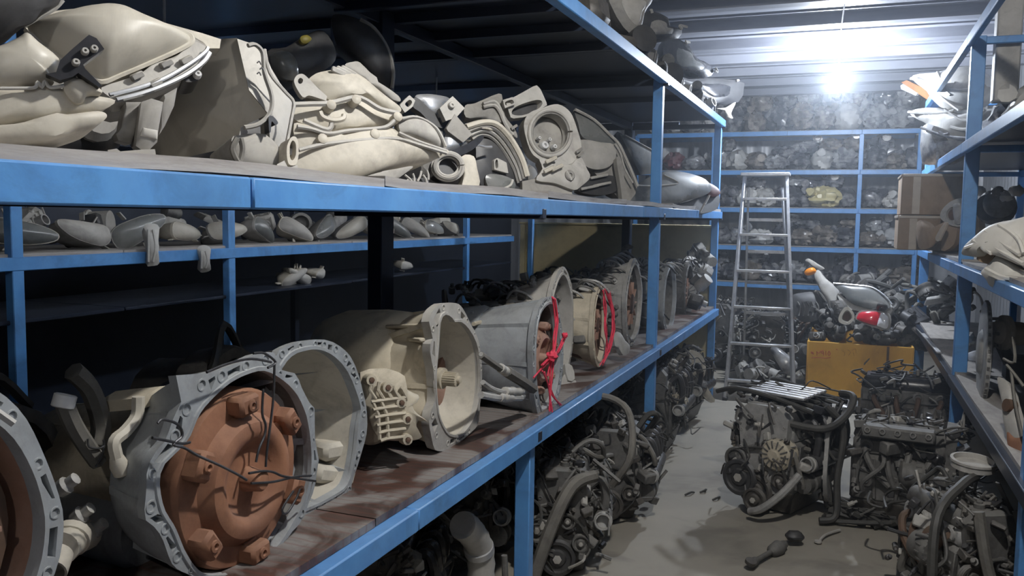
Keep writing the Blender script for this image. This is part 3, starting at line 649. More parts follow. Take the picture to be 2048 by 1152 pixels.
def gb_fittings(g, X, C, ry, rz, depth, tail, rng, n=30):
    for m_ in (alud, alu, dplast):
        mb = MB()
        for k in range(n):
            a = rng.uniform(-.6, 2.6); x = X - rng.uniform(.05, depth + tail * .8); q = .88 if x > X - depth else .66
            p = V((x, C.y - math.cos(a) * ry * q, C.z + math.sin(a) * rz * q)); f = rng.random()
            if f < .4: mb.box(p, (rng.uniform(.02, .06), rng.uniform(.02, .05), rng.uniform(.02, .05)), Euler((a, rng.uniform(-.4, .4), 0)).to_matrix(), .005)
            elif f < .7: mb.lathe([(.016, -.02), (.016, .012), (.009, .014), (.009, .03)], p, (rng.uniform(-.3, .3), -math.cos(a), math.sin(a)), 8)
            else: mb.tube(cr([p, p + V((.04, -.03, .04)), p + V((.1, -.02, .03)), p + V((.14, .02, -.02))], 3, False), .006, 5)
        mb.build('small_fittings', m_, g, True)['kind'] = 'stuff'
rg = random.Random(11)
gearbox(-175, 1130, -1.16, .235, .25, 'gearbox at the lower left edge with grey flange around a reddish disc', alug, rustp, rg, 'plate')
g, C = gearbox(1122, 660, -1.22, .2, .27, 'pale open bell housing standing behind the red string gearbox', lplast, lplast, rg, depth=.22, k1=.8, peak=.12)
tubes(g, 'casting_web', lplast, [[onX(*q, -1.25) for q in o7(p)] for p in ([(560, 600), (572, 700), (590, 770)], [(600, 590), (610, 690), (612, 770)])], .008)
g, C = gearbox(1200, 650, -1.13, .13, .21, 'cream gearbox with a thick band of red string around its narrow face', aluc, rustd, rg, 'plate', k1=.75, mt=aluc)
strings(g, -1.105, [[(725, 385), (740, 480), (745, 600), (755, 700), (725, 790)], [(745, 382), (770, 470), (782, 590), (775, 690), (720, 795)], [(760, 390), (786, 500), (788, 600), (760, 720)]], rs, 3)
gearbox(1268, 608, -1.18, .22, .25, 'dirty gearbox with brown clutch cover just left of the middle post', alu, alud, rg, 'plate', peak=.1, mt=aluc)
gearbox(1340, 598, -1.16, .24, .26, 'grey gearbox seen just right of the middle post', alug, alud, rg, k1=.7)
gearbox(1378, 585, -1.2, .2, .26, 'dark gearbox second from the far end of the lower shelf', alud, grease, rg, 'plate')
gearbox(1406, 575, -1.2, .22, .26, 'dirty gearbox at the far end of the lower shelf by the end post', alud, grease, rg)
# small bracket lying by the strings, and rear row in the dark
pl = PL(onX(1175, 760, -1.12), (.8, -.4, .5))
solo(MB().panel(o7([(490, 900), (530, 830), (545, 870), (580, 880), (575, 905), (510, 955), (480, 960)]), pl, 0, .012, 0, 1, 2).panel(o7([(520, 790), (560, 800), (575, 870), (540, 880)]), pl, .01, .02, 0, 1, 2), 'mounting_bracket', lplast, 'pale cast bracket lying under the pale open bell housing', 'bracket', onX(1170, 790, -1.12), w=True)
solo(MB().panel(o7([(790, 620), (825, 618), (850, 660), (878, 690), (870, 730), (840, 742), (815, 700), (795, 690)]), PL(onX(1240, 690, -1.1), (.8, -.4, .3)), 0, .03, .01, .9, 2), 'mounting_bracket', alu, 'grey cast bracket lying between cream and dirty gearboxes', 'bracket', onX(1240, 705, -1.1), w=True)
rr = random.Random(5)
for k in range(9):
    y = 1.25 + k * .72; rad = rr.uniform(.15, .19); hz = rr.uniform(.0, .05)
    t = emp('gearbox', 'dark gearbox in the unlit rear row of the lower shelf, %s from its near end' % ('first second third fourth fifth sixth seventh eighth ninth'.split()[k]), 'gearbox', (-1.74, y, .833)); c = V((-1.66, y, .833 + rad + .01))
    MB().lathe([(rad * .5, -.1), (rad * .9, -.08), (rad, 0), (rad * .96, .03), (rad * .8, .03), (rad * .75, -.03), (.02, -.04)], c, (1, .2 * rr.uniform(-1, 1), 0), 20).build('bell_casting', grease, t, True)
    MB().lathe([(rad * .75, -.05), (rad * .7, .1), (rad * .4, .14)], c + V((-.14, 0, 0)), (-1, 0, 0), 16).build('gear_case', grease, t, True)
    MB().tube(cr([c + V((.0, -.1, rad * .4)), c + V((.05, -.1, rad * .8)), c + V((.0, 0, rad * 1.12 + hz)), c + V((-.04, .12, rad * .8))], 4, False), .012, 6).build('hose', rubberb, t, True)
# pipe fitting low at the left edge
t = emp('pipe_fitting', 'short beige pipe stub lying on the shelf at the lower left edge', 'pipe', onX(125, 1130, -1.3))
MB().lathe([(.02, 0), (.024, .0), (.026, .045), (.022, .045), (.022, .02), (.001, .02)][::-1], onX(118, 1108, -1.28), (.5, -.8, -.35), 18).build('socket', cream, t, True)
MB().tube(cr([onX(122, 1098, -1.3), onX(145, 1080, -1.34), onX(172, 1070, -1.4)], 4, False), .03, 14).build('pipe', cream, t, True)
MB().lathe([(.03, 0), (.036, .002), (.036, .02), (.03, .022)], onX(138, 1084, -1.33), (-.5, .8, .3), 18).build('collar', cream, t, True)
rj = random.Random(57)
# ------------------------------------------------------------------ headlamps on the upper shelf
a1 = lambda pts: crop(pts, 0, 0, 2.742)
a2 = lambda pts: crop(pts, 560, 100, 3.2)
a3 = lambda pts: crop(pts, 1000, 100, 3.2)
FN = (.78, -.52, .2)
def hthing(name, label, cat, px, py, X): p = onX(px, py, X); return emp(name, label, cat, (p.x, p.y, 1.692))
def P(t, name, m, outl, pl, off=0, thick=.03, bulge=0., taper=.9, label=None, **k):
    o = MB().panel(outl, pl, off, thick, bulge, taper, **k).build(name, m, t, True)
    if label: o['label'] = label
    return o
def edge(t, name, m, pts, pl, off, r, closed=False, n=6):
    o = MB().tube(cr([pl(x, y, off) for x, y in pts], 4, closed), r, n).build(name, m, t, True); return o
def screw(t, px, py, pl, off, r, m=None, name='screw', h=.008):
    return MB().lathe([(r, -.004), (r, h * .6), (r * .8, h), (r * .35, h), (r * .3, h * .4), (.0005, h * .4)], pl(px, py, off), pl.n, 14).build(name, m or lplast, t, True)
# far left lamp with two pale fins
t = hthing('headlamp', 'pale grey headlamp shell with two cream fins at the left end of the upper shelf', 'headlamp', 60, 280, -1.2)
pl = PL(onX(100, 200, -1.22), FN)
P(t, 'lens', creamshell, a1([(-160, 300), (0, 250), (100, 205), (150, 178), (210, 228), (322, 320), (312, 392), (285, 430), (290, 462), (150, 475), (-160, 490)]), pl, .02, .1, .03, .85)
P(t, 'fin', cream, a1([(-160, 505), (0, 492), (200, 488), (340, 490), (500, 520), (632, 550), (560, 602), (350, 645), (0, 682), (-160, 690)]), pl, .015, .08, .02, .8)
P(t, 'fin', cream, a1([(-160, 710), (0, 692), (300, 648), (470, 615), (560, 612), (586, 642), (520, 692), (380, 740), (230, 782), (-160, 800)]), pl, .03, .08, .02, .8)
P(t, 'housing', gplast, a1([(-160, 420), (200, 430), (420, 440), (520, 560), (420, 640), (200, 730), (-160, 740)]), pl, -.015, .1, 0, .8)
P(t, 'mount_lug', cream, a1([(360, 430), (400, 420), (450, 435), (480, 460), (540, 480), (560, 510), (480, 520), (455, 560), (400, 560), (350, 490)]), pl, .04, .05, .01, .9)
edge(t, 'trim_edge', lplast, a1([(-100, 485), (100, 484), (190, 480), (205, 450), (230, 478), (245, 448), (275, 480), (350, 470)]), pl, .04, .003)
P(t, 'bracket', bplast, a1([(308, 395), (330, 330), (400, 265), (488, 190), (530, 210), (572, 268), (500, 320), (455, 355), (470, 380), (560, 470), (545, 480), (430, 400), (400, 420), (330, 440), (250, 405)]), pl, .06, .02, 0, .95, label='black mounting bracket', sm=1)
for q in ((465, 285), (515, 270), (415, 345)): screw(t, *a1([q])[0], pl, .062, .006)
# big domed lamp
t = hthing('headlamp', 'large headlamp with smooth cream dome and grey frame propped above the far left lamp', 'headlamp', 250, 300, -1.3)
pl = PL(onX(240, 130, -1.34), (.74, -.5, .38))
dome = a1([(132, 142), (190, 108), (260, 85), (400, 66), (560, 62), (680, 70), (800, 110), (940, 152), (1030, 188), (1052, 212), (1040, 238), (960, 282), (800, 352), (660, 410), (556, 448), (470, 400), (380, 350), (300, 300), (215, 235)])
P(t, 'lens', creamshell, dome, pl, .05, .05, .07, .97, rings=7, pw=2.6)
edge(t, 'lens_edge', cream, dome, pl, .05, .006, True)
P(t, 'housing', gplast, a1([(180, 200), (400, 90), (700, 90), (1060, 200), (1150, 285), (1100, 345), (900, 465), (640, 550), (450, 440)]), pl, .0, .14, 0, .75)
P(t, 'frame', lplast, a1([(556, 480), (700, 430), (860, 360), (1000, 285), (1056, 232), (1100, 238), (1152, 285), (1110, 345), (1000, 415), (880, 470), (760, 515), (640, 552), (600, 530)]), pl, .045, .05, .004, .95)
edge(t, 'chrome_strip', chrome, a1([(600, 520), (760, 480), (900, 430), (1040, 350), (1120, 290), (1140, 262)]), pl, .058, .004)
edge(t, 'chrome_strip', chrome, a1([(640, 548), (780, 512), (900, 468), (1020, 410), (1110, 345), (1150, 290)]), pl, .055, .005)
for q in ((880, 365), (720, 432), (820, 470), (990, 345)): MB().bar(pl(*a1([q])[0], .055), pl(*a1([(q[0] + 62, q[1] - 30)])[0], .055), .012, .012, .002).build('clip', gplast, t, True)
P(t, 'top_strip', cream, a1([(785, 90), (950, 138), (1110, 182), (1212, 215), (1205, 265), (1150, 265), (1100, 230), (1000, 180), (880, 140)]), pl, .0, .03, 0, .98, sm=1)
P(t, 'connector', dplast, a1([(1000, 430), (1060, 395), (1100, 405), (1085, 440), (1030, 450)]), pl, .03, .05, 0, .9)
screw(t, *a1([(1082, 412)])[0], pl, .034, .008, whitep)
q2 = PL(onX(285, 230, -1.24), (.8, -.55, .05))
P(t, 'support_leg', gplast, a1([(775, 560), (830, 540), (895, 560), (868, 720), (862, 780), (800, 840), (745, 800), (752, 730)]), q2, .02, .06, .006, .9, sm=1)
P(t, 'support_leg', gplast, a1([(690, 560), (790, 560), (745, 700), (720, 790), (650, 770), (636, 735), (665, 700)]), q2, -.01, .06, .004, .9, sm=1)
P(t, 'support_leg', gplast, a1([(900, 520), (972, 480), (955, 580), (905, 690), (872, 740), (890, 600)]), q2, 0, .05, .004, .9, sm=1)
P(t, 'motor_cap', lplast, a1([(785, 700), (866, 715), (862, 765), (770, 745)]), q2, .026, .03, .004, .95, sm=1)
P(t, 'foot', lplast, a1([(592, 822), (640, 815), (660, 830), (780, 820), (850, 818), (858, 868), (590, 860)]), q2, .03, .05, 0, .95, sm=1)
# dim shell in the top left corner
t = hthing('headlamp', 'dark grey lamp shell high in the top left corner above the other lamps', 'headlamp', 40, 30, -1.42); t.location.z = 1.9
pl = PL(onX(40, 30, -1.36), (.8, -.5, -.1))
P(t, 'lens', dplast, a1([(-200, -160), (360, -160), (345, 0), (300, 45), (210, 95), (132, 140), (60, 205), (0, 245), (-200, 300)]), pl, 0, .12, .04, .8)
edge(t, 'lens_edge', lplast, a1([(345, 0), (298, 48), (210, 97), (130, 142)]), pl, .004, .004)
# cream boxy housing
t = hthing('headlamp_housing', 'boxy cream headlamp housing standing on edge beside the big domed lamp', 'headlamp', 470, 330, -1.3)
g = lambda q, X: onX(*a1([q])[0], X)
mb = MB()
hv = [g(*q) for q in [((1160, 300), -1.42), ((1300, 208), -1.3), ((1366, 490), -1.2), ((1040, 600), -1.35), ((960, 500), -1.43), ((1478, 622), -1.17), ((1320, 700), -1.22), ((1300, 800), -1.26), ((900, 890), -1.42), ((880, 700), -1.44)]]
lp = [0, 1, 2, 5, 6, 7, 8, 9, 4]; D = V((-.16, .12, .03))
mb.add(hv + [hv[i] + D for i in lp], [(0, 1, 2, 3, 4), (4, 3, 9), (3, 2, 6), (2, 5, 6), (3, 6, 7, 8), (3, 8, 9), tuple(range(10, 19))] + [(lp[i], lp[(i + 1) % 9], 10 + (i + 1) % 9, 10 + i) for i in range(9)]); mb.build('shell', creamshell, t, True)
Aq = [((1300, 212), -1.295), ((1360, 232), -1.29), ((1430, 252), -1.28), ((1470, 350), -1.25), ((1530, 450), -1.23), ((1602, 545), -1.21), ((1592, 690), -1.19), ((1548, 852), -1.17), ((1480, 765), -1.17), ((1474, 628), -1.165), ((1366, 494), -1.195)]
F = [g(*q) for q in Aq]; mb = MB(); cF = sum(F, V()) / len(F); mb.loft([[cF + (p - cF) * .1 + V((.02, -.01, 0)) for p in F], [cF + (p - cF) * .8 + V((.012, -.004, 0)) for p in F], F, [p + V((-.1, .1, 0)) for p in F]]); mb.build('side_face', lplast, t, True)
pl = PL(onX(520, 220, -1.16), (.85, -.35, .2))
edge(t, 'seal_edge', gplast, a1([(1360, 250), (1400, 245), (1440, 290), (1450, 400), (1490, 530), (1480, 620), (1420, 680), (1340, 700)]), pl, .0, .005)
edge(t, 'seal_edge', lplast, a1([(1450, 270), (1480, 400), (1560, 500), (1610, 560), (1600, 640), (1560, 850)]), pl, .0, .004)
for q in ((1410, 345), (1425, 380), (1410, 405)): edge(t, 'scratch_mark', dplast, a1([q, (q[0] + 12, q[1] - 8), (q[0] + 22, q[1] + 10)]), pl, .012, .0015)
P(t, 'adjuster', bplast, a1([(1475, 640), (1500, 640), (1525, 672), (1510, 685), (1490, 665), (1485, 720), (1476, 720)]), pl, .01, .02, 0, .9)
P(t, 'lower_housing', gplast, a1([(1270, 760), (1330, 740), (1460, 740), (1560, 855), (1520, 935), (1420, 920), (1300, 880)]), pl, -.02, .12, .01, .8)
edge(t, 'wire', rubber, a1([(1300, 760), (1275, 820), (1310, 890), (1330, 820), (1320, 760)]), pl, .0, .006)
P(t, 'socket_ring', cream, a1([(1575, 800), (1600, 750), (1630, 760), (1638, 840), (1625, 900), (1590, 905), (1575, 870)]), pl, .02, .04, 0, .95, hole=a1([(1590, 800), (1605, 770), (1622, 790), (1622, 850), (1605, 880), (1590, 860)]))
P(t, 'socket_block', whitep, a1([(1588, 815), (1622, 815), (1622, 850), (1588, 850)]), pl, .005, .02, 0, .95, sm=1)
P(t, 'foot', lplast, a1([(1520, 900), (1560, 880), (1580, 920), (1632, 905), (1636, 955), (1515, 940)]), pl, .02, .05, 0, .95, sm=1)
# long cream lamp back with ribs
t = hthing('headlamp', 'long cream headlamp lying on its lens with ribbed dusty back and hooked tab', 'headlamp', 700, 350, -1.25)
pl = PL(onX(740, 260, -1.27), (.76, -.55, .28))
P(t, 'upper_shell', cream, a2([(185, 195), (215, 160), (262, 140), (360, 125), (440, 130), (520, 182), (600, 235), (700, 310), (772, 368), (760, 400), (660, 382), (560, 320), (500, 300), (330, 328), (250, 245)]), pl, .01, .12, .03, .8)
P(t, 'rear_fin', gplast, a2([(415, 95), (470, 75), (515, 82), (580, 160), (650, 240), (755, 290), (768, 330), (700, 305), (600, 230), (520, 178), (470, 150)]), pl, -.02, .06, .01, .9)
for k in range(3): MB().bar(pl(*a2([(330 + k * 30, 118 - k * 4)])[0], .03), pl(*a2([(420 + k * 32, 160 + k * 2)])[0], .03), .012, .016, .003).build('vent_rib', lplast, t, True)
P(t, 'hook_tab', lplast, a2([(90, 200), (105, 165), (135, 152), (168, 168), (240, 240), (325, 322), (285, 322), (190, 290), (150, 305), (110, 250)]), pl, .03, .02, 0, .96, hole=a2([(115, 195), (130, 178), (148, 190), (140, 212), (122, 215)]))
P(t, 'mid_body', cream, a2([(70, 345), (200, 335), (320, 332), (460, 300), (540, 312), (640, 370), (722, 400), (770, 425), (745, 480), (640, 490), (560, 495), (310, 515), (180, 480), (90, 440)]), pl, .0, .14, .02, .85)
P(t, 'lower_body', cream, a2([(90, 470), (180, 500), (300, 535), (450, 515), (700, 498), (760, 525), (900, 580), (1062, 632), (1072, 662), (990, 700), (840, 730), (690, 765), (600, 800), (500, 832), (300, 815), (115, 800), (100, 640)]), pl, .015, .12, .035, .85, rings=6)
P(t, 'lens_end', lplast, a2([(765, 440), (800, 425), (868, 428), (960, 468), (1030, 540), (1066, 630), (960, 600), (860, 560), (770, 520)]), pl, .03, .05, .02, .9)
for q, r in (([(70, 350), (200, 345), (320, 340), (470, 305), (540, 318), (640, 378), (760, 405)], .008), ([(110, 490), (200, 505), (310, 535), (450, 515), (640, 500), (700, 480), (750, 430)], .006), ([(120, 640), (300, 600), (600, 570), (760, 570), (900, 610), (1065, 660)], .006), ([(780, 440), (880, 430), (1000, 500), (1062, 620)], .005), ([(760, 530), (900, 590), (1066, 645)], .005), ([(150, 450), (300, 510), (330, 460), (300, 430)], .007)):
    edge(t, 'moulded_rib', lplast, a2(q), pl, .045, r)
for q in ((265, 575), (600, 545), (480, 325), (320, 360), (745, 435)):
    MB().lathe([(.014, -.02), (.014, .012), (.008, .016)], pl(*a2([q])[0], .04), pl.n, 10).build('clip_boss', cream, t, True)
edge(t, 'hook', cream, a2([(255, 395), (275, 430), (340, 450), (400, 440), (410, 415)]), pl, .05, .008)
P(t, 'torn_flap', gplast, a2([(510, 832), (590, 795), (700, 770), (850, 742), (800, 790), (720, 840), (640, 850)]), pl, .05, .01, .004, 1)
# grey brackets and chrome scrap between the long cream lamp and the round hole housing
pl = PL(onX(900, 220, -1.28), FN)
t = hthing('headlamp', 'silver lamp fragment with two square brackets lying behind the long cream lamp', 'headlamp', 880, 250, -1.3)
P(t, 'reflector', chrome, a2([(865, 295), (920, 282), (990, 285), (1090, 312), (1060, 380), (1010, 440), (940, 420), (900, 360)]), pl, -.03, .06, .02, .85)
P(t, 'dark_bowl', dplast, a2([(870, 300), (960, 380), (1000, 410), (1040, 500), (960, 460), (900, 400), (850, 360)]), pl, -.0, .03, 0, .9)
P(t, 'square_bracket', lplast, a2([(765, 352), (828, 288), (866, 322), (850, 362), (800, 402)]), pl, .03, .025, 0, .95, sm=1, hole=a2([(800, 345), (828, 318), (846, 335), (822, 365)]))
P(t, 'square_bracket', lplast, a2([(1022, 372), (1105, 295), (1182, 372), (1130, 430), (1062, 455)]), pl, .03, .025, 0, .95, sm=1)
screw(t, *a2([(1096, 355)])[0], pl, .034, .012)
P(t, 'square_bracket', gplast, a2([(1065, 500), (1120, 410), (1232, 540), (1172, 592), (1075, 520)]), pl, .035, .02, 0, .95, sm=1)
P(t, 'reflector', chrome, a2([(1050, 570), (1080, 520), (1150, 560), (1200, 600), (1120, 640), (1060, 640)]), pl, .01, .03, .012, .9)
P(t, 'dark_arm', bplast, a2([(1065, 660), (1200, 600), (1290, 545), (1300, 570), (1230, 640), (1120, 690), (1010, 720)]), pl, .02, .03, 0, .9)
t = hthing('headlamp_ring', 'round hoop of a lamp lying on the board below the silver fragment', 'ring', 895, 360, -1.17)
pl = PL(onX(895, 345, -1.17), (.7, -.6, .25))
for s_, o_ in ((1., .0), (.86, .012), (.72, .0)):
    edge(t, 'hoop', lplast if s_ != .86 else gplast, a2([(1075 + math.cos(a) * 98 * s_, 745 + math.sin(a) * 88 * s_) for a in [2 * PI * k / 14 for k in range(14)]]), pl, o_, .006, True)
P(t, 'backing', dplast, a2([(985, 700), (1075, 660), (1165, 700), (1170, 790), (1075, 830), (990, 800)]), pl, -.02, .05, 0, .9)
P(t, 'side_plate', cream, a2([(1165, 680), (1240, 680), (1262, 760), (1275, 870), (1170, 880), (1180, 790)]), pl, .0, .04, .005, .95)
mb = MB(); rs2 = random.Random(8); q = PL(onX(830, 355, -1.1), FN)
t = emp('wire_plug', 'small black wire plug with stiff leads lying on the board edge', 'plug', onX(835, 372, -1.1))
P(t, 'plug_body', dplast, a2([(800, 850), (830, 820), (950, 815), (955, 860), (860, 872)]), q, 0, .04, 0, .9, sm=1)
for a, b in (((800, 800), (850, 850)), ((850, 790), (860, 850)), ((905, 775), (880, 840)), ((915, 800), (940, 850)), ((940, 770), (950, 830)), ((820, 830), (790, 855))): edge(t, 'lead', lplast, a2([a, ((a[0] + b[0]) / 2 + 5, (a[1] + b[1]) / 2), b]), q, .012, .0032)
# edge-on lamp with curved chrome rims
t = hthing('headlamp', 'dark headlamp seen edge on with curved pale rims leaning left of the round hole housing', 'headlamp', 990, 370, -1.22)
pl = PL(onX(990, 310, -1.22), (.8, -.5, .15))
P(t, 'housing', dplast, a2([(1260, 560), (1330, 520), (1420, 540), (1480, 660), (1530, 800), (1525, 900), (1420, 912), (1320, 905), (1262, 800), (1255, 660)]), pl, 0, .12, .015, .85)
for k, m in ((0, cream), (1, gplast), (2, lplast), (3, gplast)): edge(t, 'rim', m, a2([(1190 + k * 12, 492 + k * 26), (1300 - k * 6, 462 + k * 26), (1385 - k * 10, 475 + k * 28), (1470 - k * 14, 560 + k * 26), (1545 - k * 16, 690 + k * 22), (1582 - k * 18, 808 + k * 14)]), pl, .05 - k * .012, .011 - k * .001)
P(t, 'top_cap', cream, a2([(1180, 490), (1290, 450), (1372, 455), (1400, 505), (1350, 520), (1290, 500), (1200, 510)]), pl, .035, .05, .01, .9)
P(t, 'slot_frame', lplast, a2([(1370, 705), (1390, 690), (1450, 720), (1462, 790), (1372, 765)]), pl, .03, .03, 0, .95, sm=1, hole=a2([(1378, 712), (1392, 702), (1396, 750), (1380, 755)]))
P(t, 'lower_lens', smoke, a2([(1320, 800), (1420, 800), (1500, 840), (1490, 900), (1370, 905), (1330, 870)]), pl, .02, .03, .012, .9)
edge(t, 'wire', chrome, a2([(1200, 640), (1260, 610), (1310, 620), (1355, 620)]), pl, .06, .005)
edge(t, 'wire', lplast, a2([(1340, 880), (1390, 900), (1470, 870), (1490, 830)]), pl, .045, .005)
# housing with the big round hole
t = hthing('headlamp_housing', 'grey headlamp back plate with big round hole and oval slot facing the aisle', 'headlamp', 1095, 385, -1.22)
pl = PL(onX(1095, 280, -1.24), (.72, -.62, .25))
rc = [(1730 + math.cos(a) * 128, 532 + math.sin(a) * 142) for a in [2 * PI * k / 12 for k in range(12)]]
P(t, 'back_plate', lplast, a2([(1560, 480), (1600, 400), (1680, 372), (1720, 355), (1790, 348), (1860, 400), (1900, 500), (1930, 610), (1905, 690), (1860, 730), (1760, 740), (1660, 700), (1600, 640)]), pl, .0, .06, 0, .95, hole=a2(rc))
edge(t, 'hole_rim', lplast, a2([(1730 + math.cos(a) * 133, 532 + math.sin(a) * 147) for a in [2 * PI * k / 20 for k in range(20)]]), pl, .006, .009, True, 8)
edge(t, 'hole_rim', gplast, a2([(1730 + math.cos(a) * 118, 532 + math.sin(a) * 131) for a in [2 * PI * k / 20 for k in range(20)]]), pl, -.004, .007, True, 8)
P(t, 'bowl', gplast, a2([(1730 + math.cos(a) * 126, 532 + math.sin(a) * 140) for a in [2 * PI * k / 12 for k in range(12)]]), pl, -.07, .05, 0, .7)
for q, r in (((1685, 615), .02), ((1748, 625), .012), ((1650, 570), .008), ((1715, 580), .009)): screw(t, *a2([q])[0], pl, -.055, r, whitep, 'bulb_holder', .02)
P(t, 'slot_plate', lplast, a2([(1440, 320), (1500, 300), (1640, 222), (1668, 250), (1712, 350), (1640, 400), (1560, 430), (1480, 440)]), pl, -.005, .05, 0, .95, sm=1, hole=a2([(1485, 410), (1500, 370), (1580, 335), (1660, 318), (1680, 345), (1640, 385), (1550, 418)]))
P(t, 'slot_back', dplast, a2([(1470, 420), (1500, 350), (1660, 300), (1690, 350), (1640, 395), (1550, 428)]), pl, -.045, .02, 0, .9)
P(t, 'wing', gplast, a2([(1185, 355), (1250, 340), (1400, 278), (1425, 320), (1440, 420), (1500, 500), (1520, 560), (1490, 545), (1440, 480), (1300, 440), (1190, 430)]), pl, -.02, .06, .01, .9)
for k in range(2): edge(t, 'wing_rim', lplast, a2([(1300, 345 + k * 20), (1370, 330 + k * 24), (1410, 380 + k * 20), (1440, 470), (1490, 545)]), pl, .0, .008)
P(t, 'clip_frame', lplast, a2([(1425, 320), (1490, 300), (1512, 345), (1440, 372)]), pl, .02, .02, 0, .95, sm=1, hole=a2([(1442, 332), (1484, 318), (1496, 340), (1450, 356)]))
P(t, 'lower_casting', lplast, a2([(1660, 690), (1760, 740), (1860, 730), (1920, 680), (1965, 760), (1985, 815), (1930, 870), (1880, 895), (1760, 852), (1640, 832), (1680, 760)]), pl, .0, .06, .012, .9)
screw(t, *a2([(1852, 803)])[0], pl, .012, .024, gplast, 'round_cap', .012)
MB().bar(pl(*a2([(1835, 775)])[0], .022), pl(*a2([(1868, 832)])[0], .022), .006, .008).build('cap_grip', lplast, t, True)
for q in ((1700, 720), (1740, 770), (1690, 780)): MB().bar(pl(*a2([q])[0], .03), pl(*a2([(q[0] + 70, q[1] - 34)])[0], .03), .014, .016, .003).build('clip', cream, t, True)
P(t, 'base_box', gplast, a2([(1550, 840), (1640, 822), (1870, 890), (1868, 965), (1700, 950), (1552, 925)]), pl, -.02, .14, 0, .9, sm=1)
for q in ((1895, 655), (1905, 680), (1480, 505)): MB().bar(pl(*a2([q])[0], .015), pl(*a2([(q[0] + 36, q[1] - 24)])[0], .015), .008, .01).build('tab', gplast, t, True)
# shell with the curved bright edge
t = hthing('headlamp', 'headlamp with long curved pale edge and milky reflector right of the round hole housing', 'headlamp', 1225, 390, -1.2)
pl = PL(onX(1220, 310, -1.22), (.76, -.55, .2))
P(t, 'housing', gplast, a3([(470, 385), (600, 440), (720, 550), (790, 680), (880, 870), (800, 980), (700, 880), (600, 780), (520, 640)]), pl, -.03, .1, 0, .8)
P(t, 'lens', smoke, a3([(480, 380), (600, 450), (700, 540), (740, 610), (640, 590), (530, 560), (500, 470)]), pl, .0, .02, .01, .95)
P(t, 'reflector', lplast, a3([(500, 585), (560, 575), (640, 590), (730, 605), (742, 680), (700, 745), (620, 765), (545, 740), (510, 670)]), pl, .01, .04, .015, .9)
edge(t, 'curved_edge', lplast, a3([(480, 380), (600, 445), (700, 540), (760, 600), (800, 680), (840, 770), (882, 872)]), pl, .02, .008)
edge(t, 'curved_edge', lplast, a3([(735, 600), (770, 660), (800, 760), (850, 850)]), pl, .03, .005)
P(t, 'lower_trim', dplast, a3([(570, 830), (690, 800), (760, 830), (750, 900), (640, 930), (500, 900)]), pl, .0, .06, 0, .9)
P(t, 'vertical_strut', gplast, a3([(745, 690), (780, 720), (800, 850), (825, 990), (790, 995), (770, 860)]), pl, .04, .03, 0, .95)
for q in ((580, 820), (600, 870), (520, 890)): MB().bar(pl(*a3([q])[0], .02), pl(*a3([(q[0] + 110, q[1] - 22)])[0], .02), .012, .014, .003).build('trim_bar', lplast, t, True)
# flat smoky lamps at the far end
t = hthing('headlamp', 'flat smoky headlamp lying lens up at the far end of the upper shelf', 'headlamp', 1340, 400, -1.25)
pl = PL(onX(1340, 385, -1.22), (.8, -.5, .4))
P(t, 'lens', smoke, a3([(850, 885), (980, 800), (1060, 775), (1160, 778), (1290, 815), (1350, 870), (1330, 920), (1200, 965), (1040, 1000), (900, 1010), (830, 980)]), pl, .02, .06, .03, .85)
edge(t, 'lens_edge', lplast, a3([(870, 865), (950, 870), (1050, 865), (1140, 850), (1050, 800)]), pl, .05, .006)
P(t, 'housing', dplast, a3([(840, 960), (1000, 1000), (1200, 970), (1380, 900), (1400, 1000), (1300, 1045), (1000, 1040), (860, 1020)]), pl, -.02, .1, 0, .85)
P(t, 'end_cap', maroon, a3([(1330, 850), (1390, 880), (1410, 920), (1360, 940), (1320, 900)]), pl, .0, .04, .01, .9, label='maroon end cap')
for q in ((1340, 930), (1310, 980)): MB().bar(pl(*a3([q])[0], .03), pl(*a3([(q[0] - 30, q[1] + 60)])[0], .03), .012, .012).build('tab', lplast, t, True)
t = hthing('headlamp', 'clear edged smoky lamp cover leaning upright against the middle post', 'headlamp', 1285, 330, -1.45)
pl = PL(onX(1285, 320, -1.45), (.8, -.5, .2))
P(t, 'lens', smoke, a3([(765, 535), (830, 560), (1020, 668), (1010, 790), (900, 800), (850, 700), (800, 600)]), pl, 0, .04, .01, .95, sm=1)
edge(t, 'lens_edge', lplast, a3([(800, 545), (900, 600), (1010, 660)]), pl, .006, .006)
P(t, 'housing', dplast, a3([(740, 540), (800, 560), (850, 700), (880, 860), (800, 800)]), pl, -.02, .06, 0, .9)
# dim things at the back of the upper shelf
t = hthing('wheel_arch_liner', 'dark round liner standing in the shadow behind the long cream lamp', 'liner', 740, 180, -1.75)
pl = PL(onX(740, 110, -1.72), (.7, -.7, 0))
P(t, 'shell', dplast, crop([(640, 90), (680, 70), (780, 95), (850, 140), (920, 240), (945, 350), (930, 440), (860, 420), (780, 330), (700, 260), (660, 200)], 400, 0, 2.438), pl, 0, .1, .05, .85)
edge(t, 'rim', gplast, crop([(780, 95), (850, 140), (915, 240), (942, 350), (935, 430)], 400, 0, 2.438), pl, .01, .008)
t = hthing('headlamp', 'dim dark lamp lying in the shadow behind the boxy cream housing', 'headlamp', 590, 200, -1.75)
pl = PL(onX(570, 130, -1.72), FN)
P(t, 'housing', dplast, crop([(330, 250), (420, 230), (520, 170), (600, 150), (660, 240), (640, 320), (480, 400), (380, 380)], 400, 0, 2.438), pl, 0, .16, .03, .8)
P(t, 'lens', smoke, crop([(340, 270), (430, 250), (480, 320), (470, 390), (390, 370)], 400, 0, 2.438), pl, .02, .03, .03, .9)
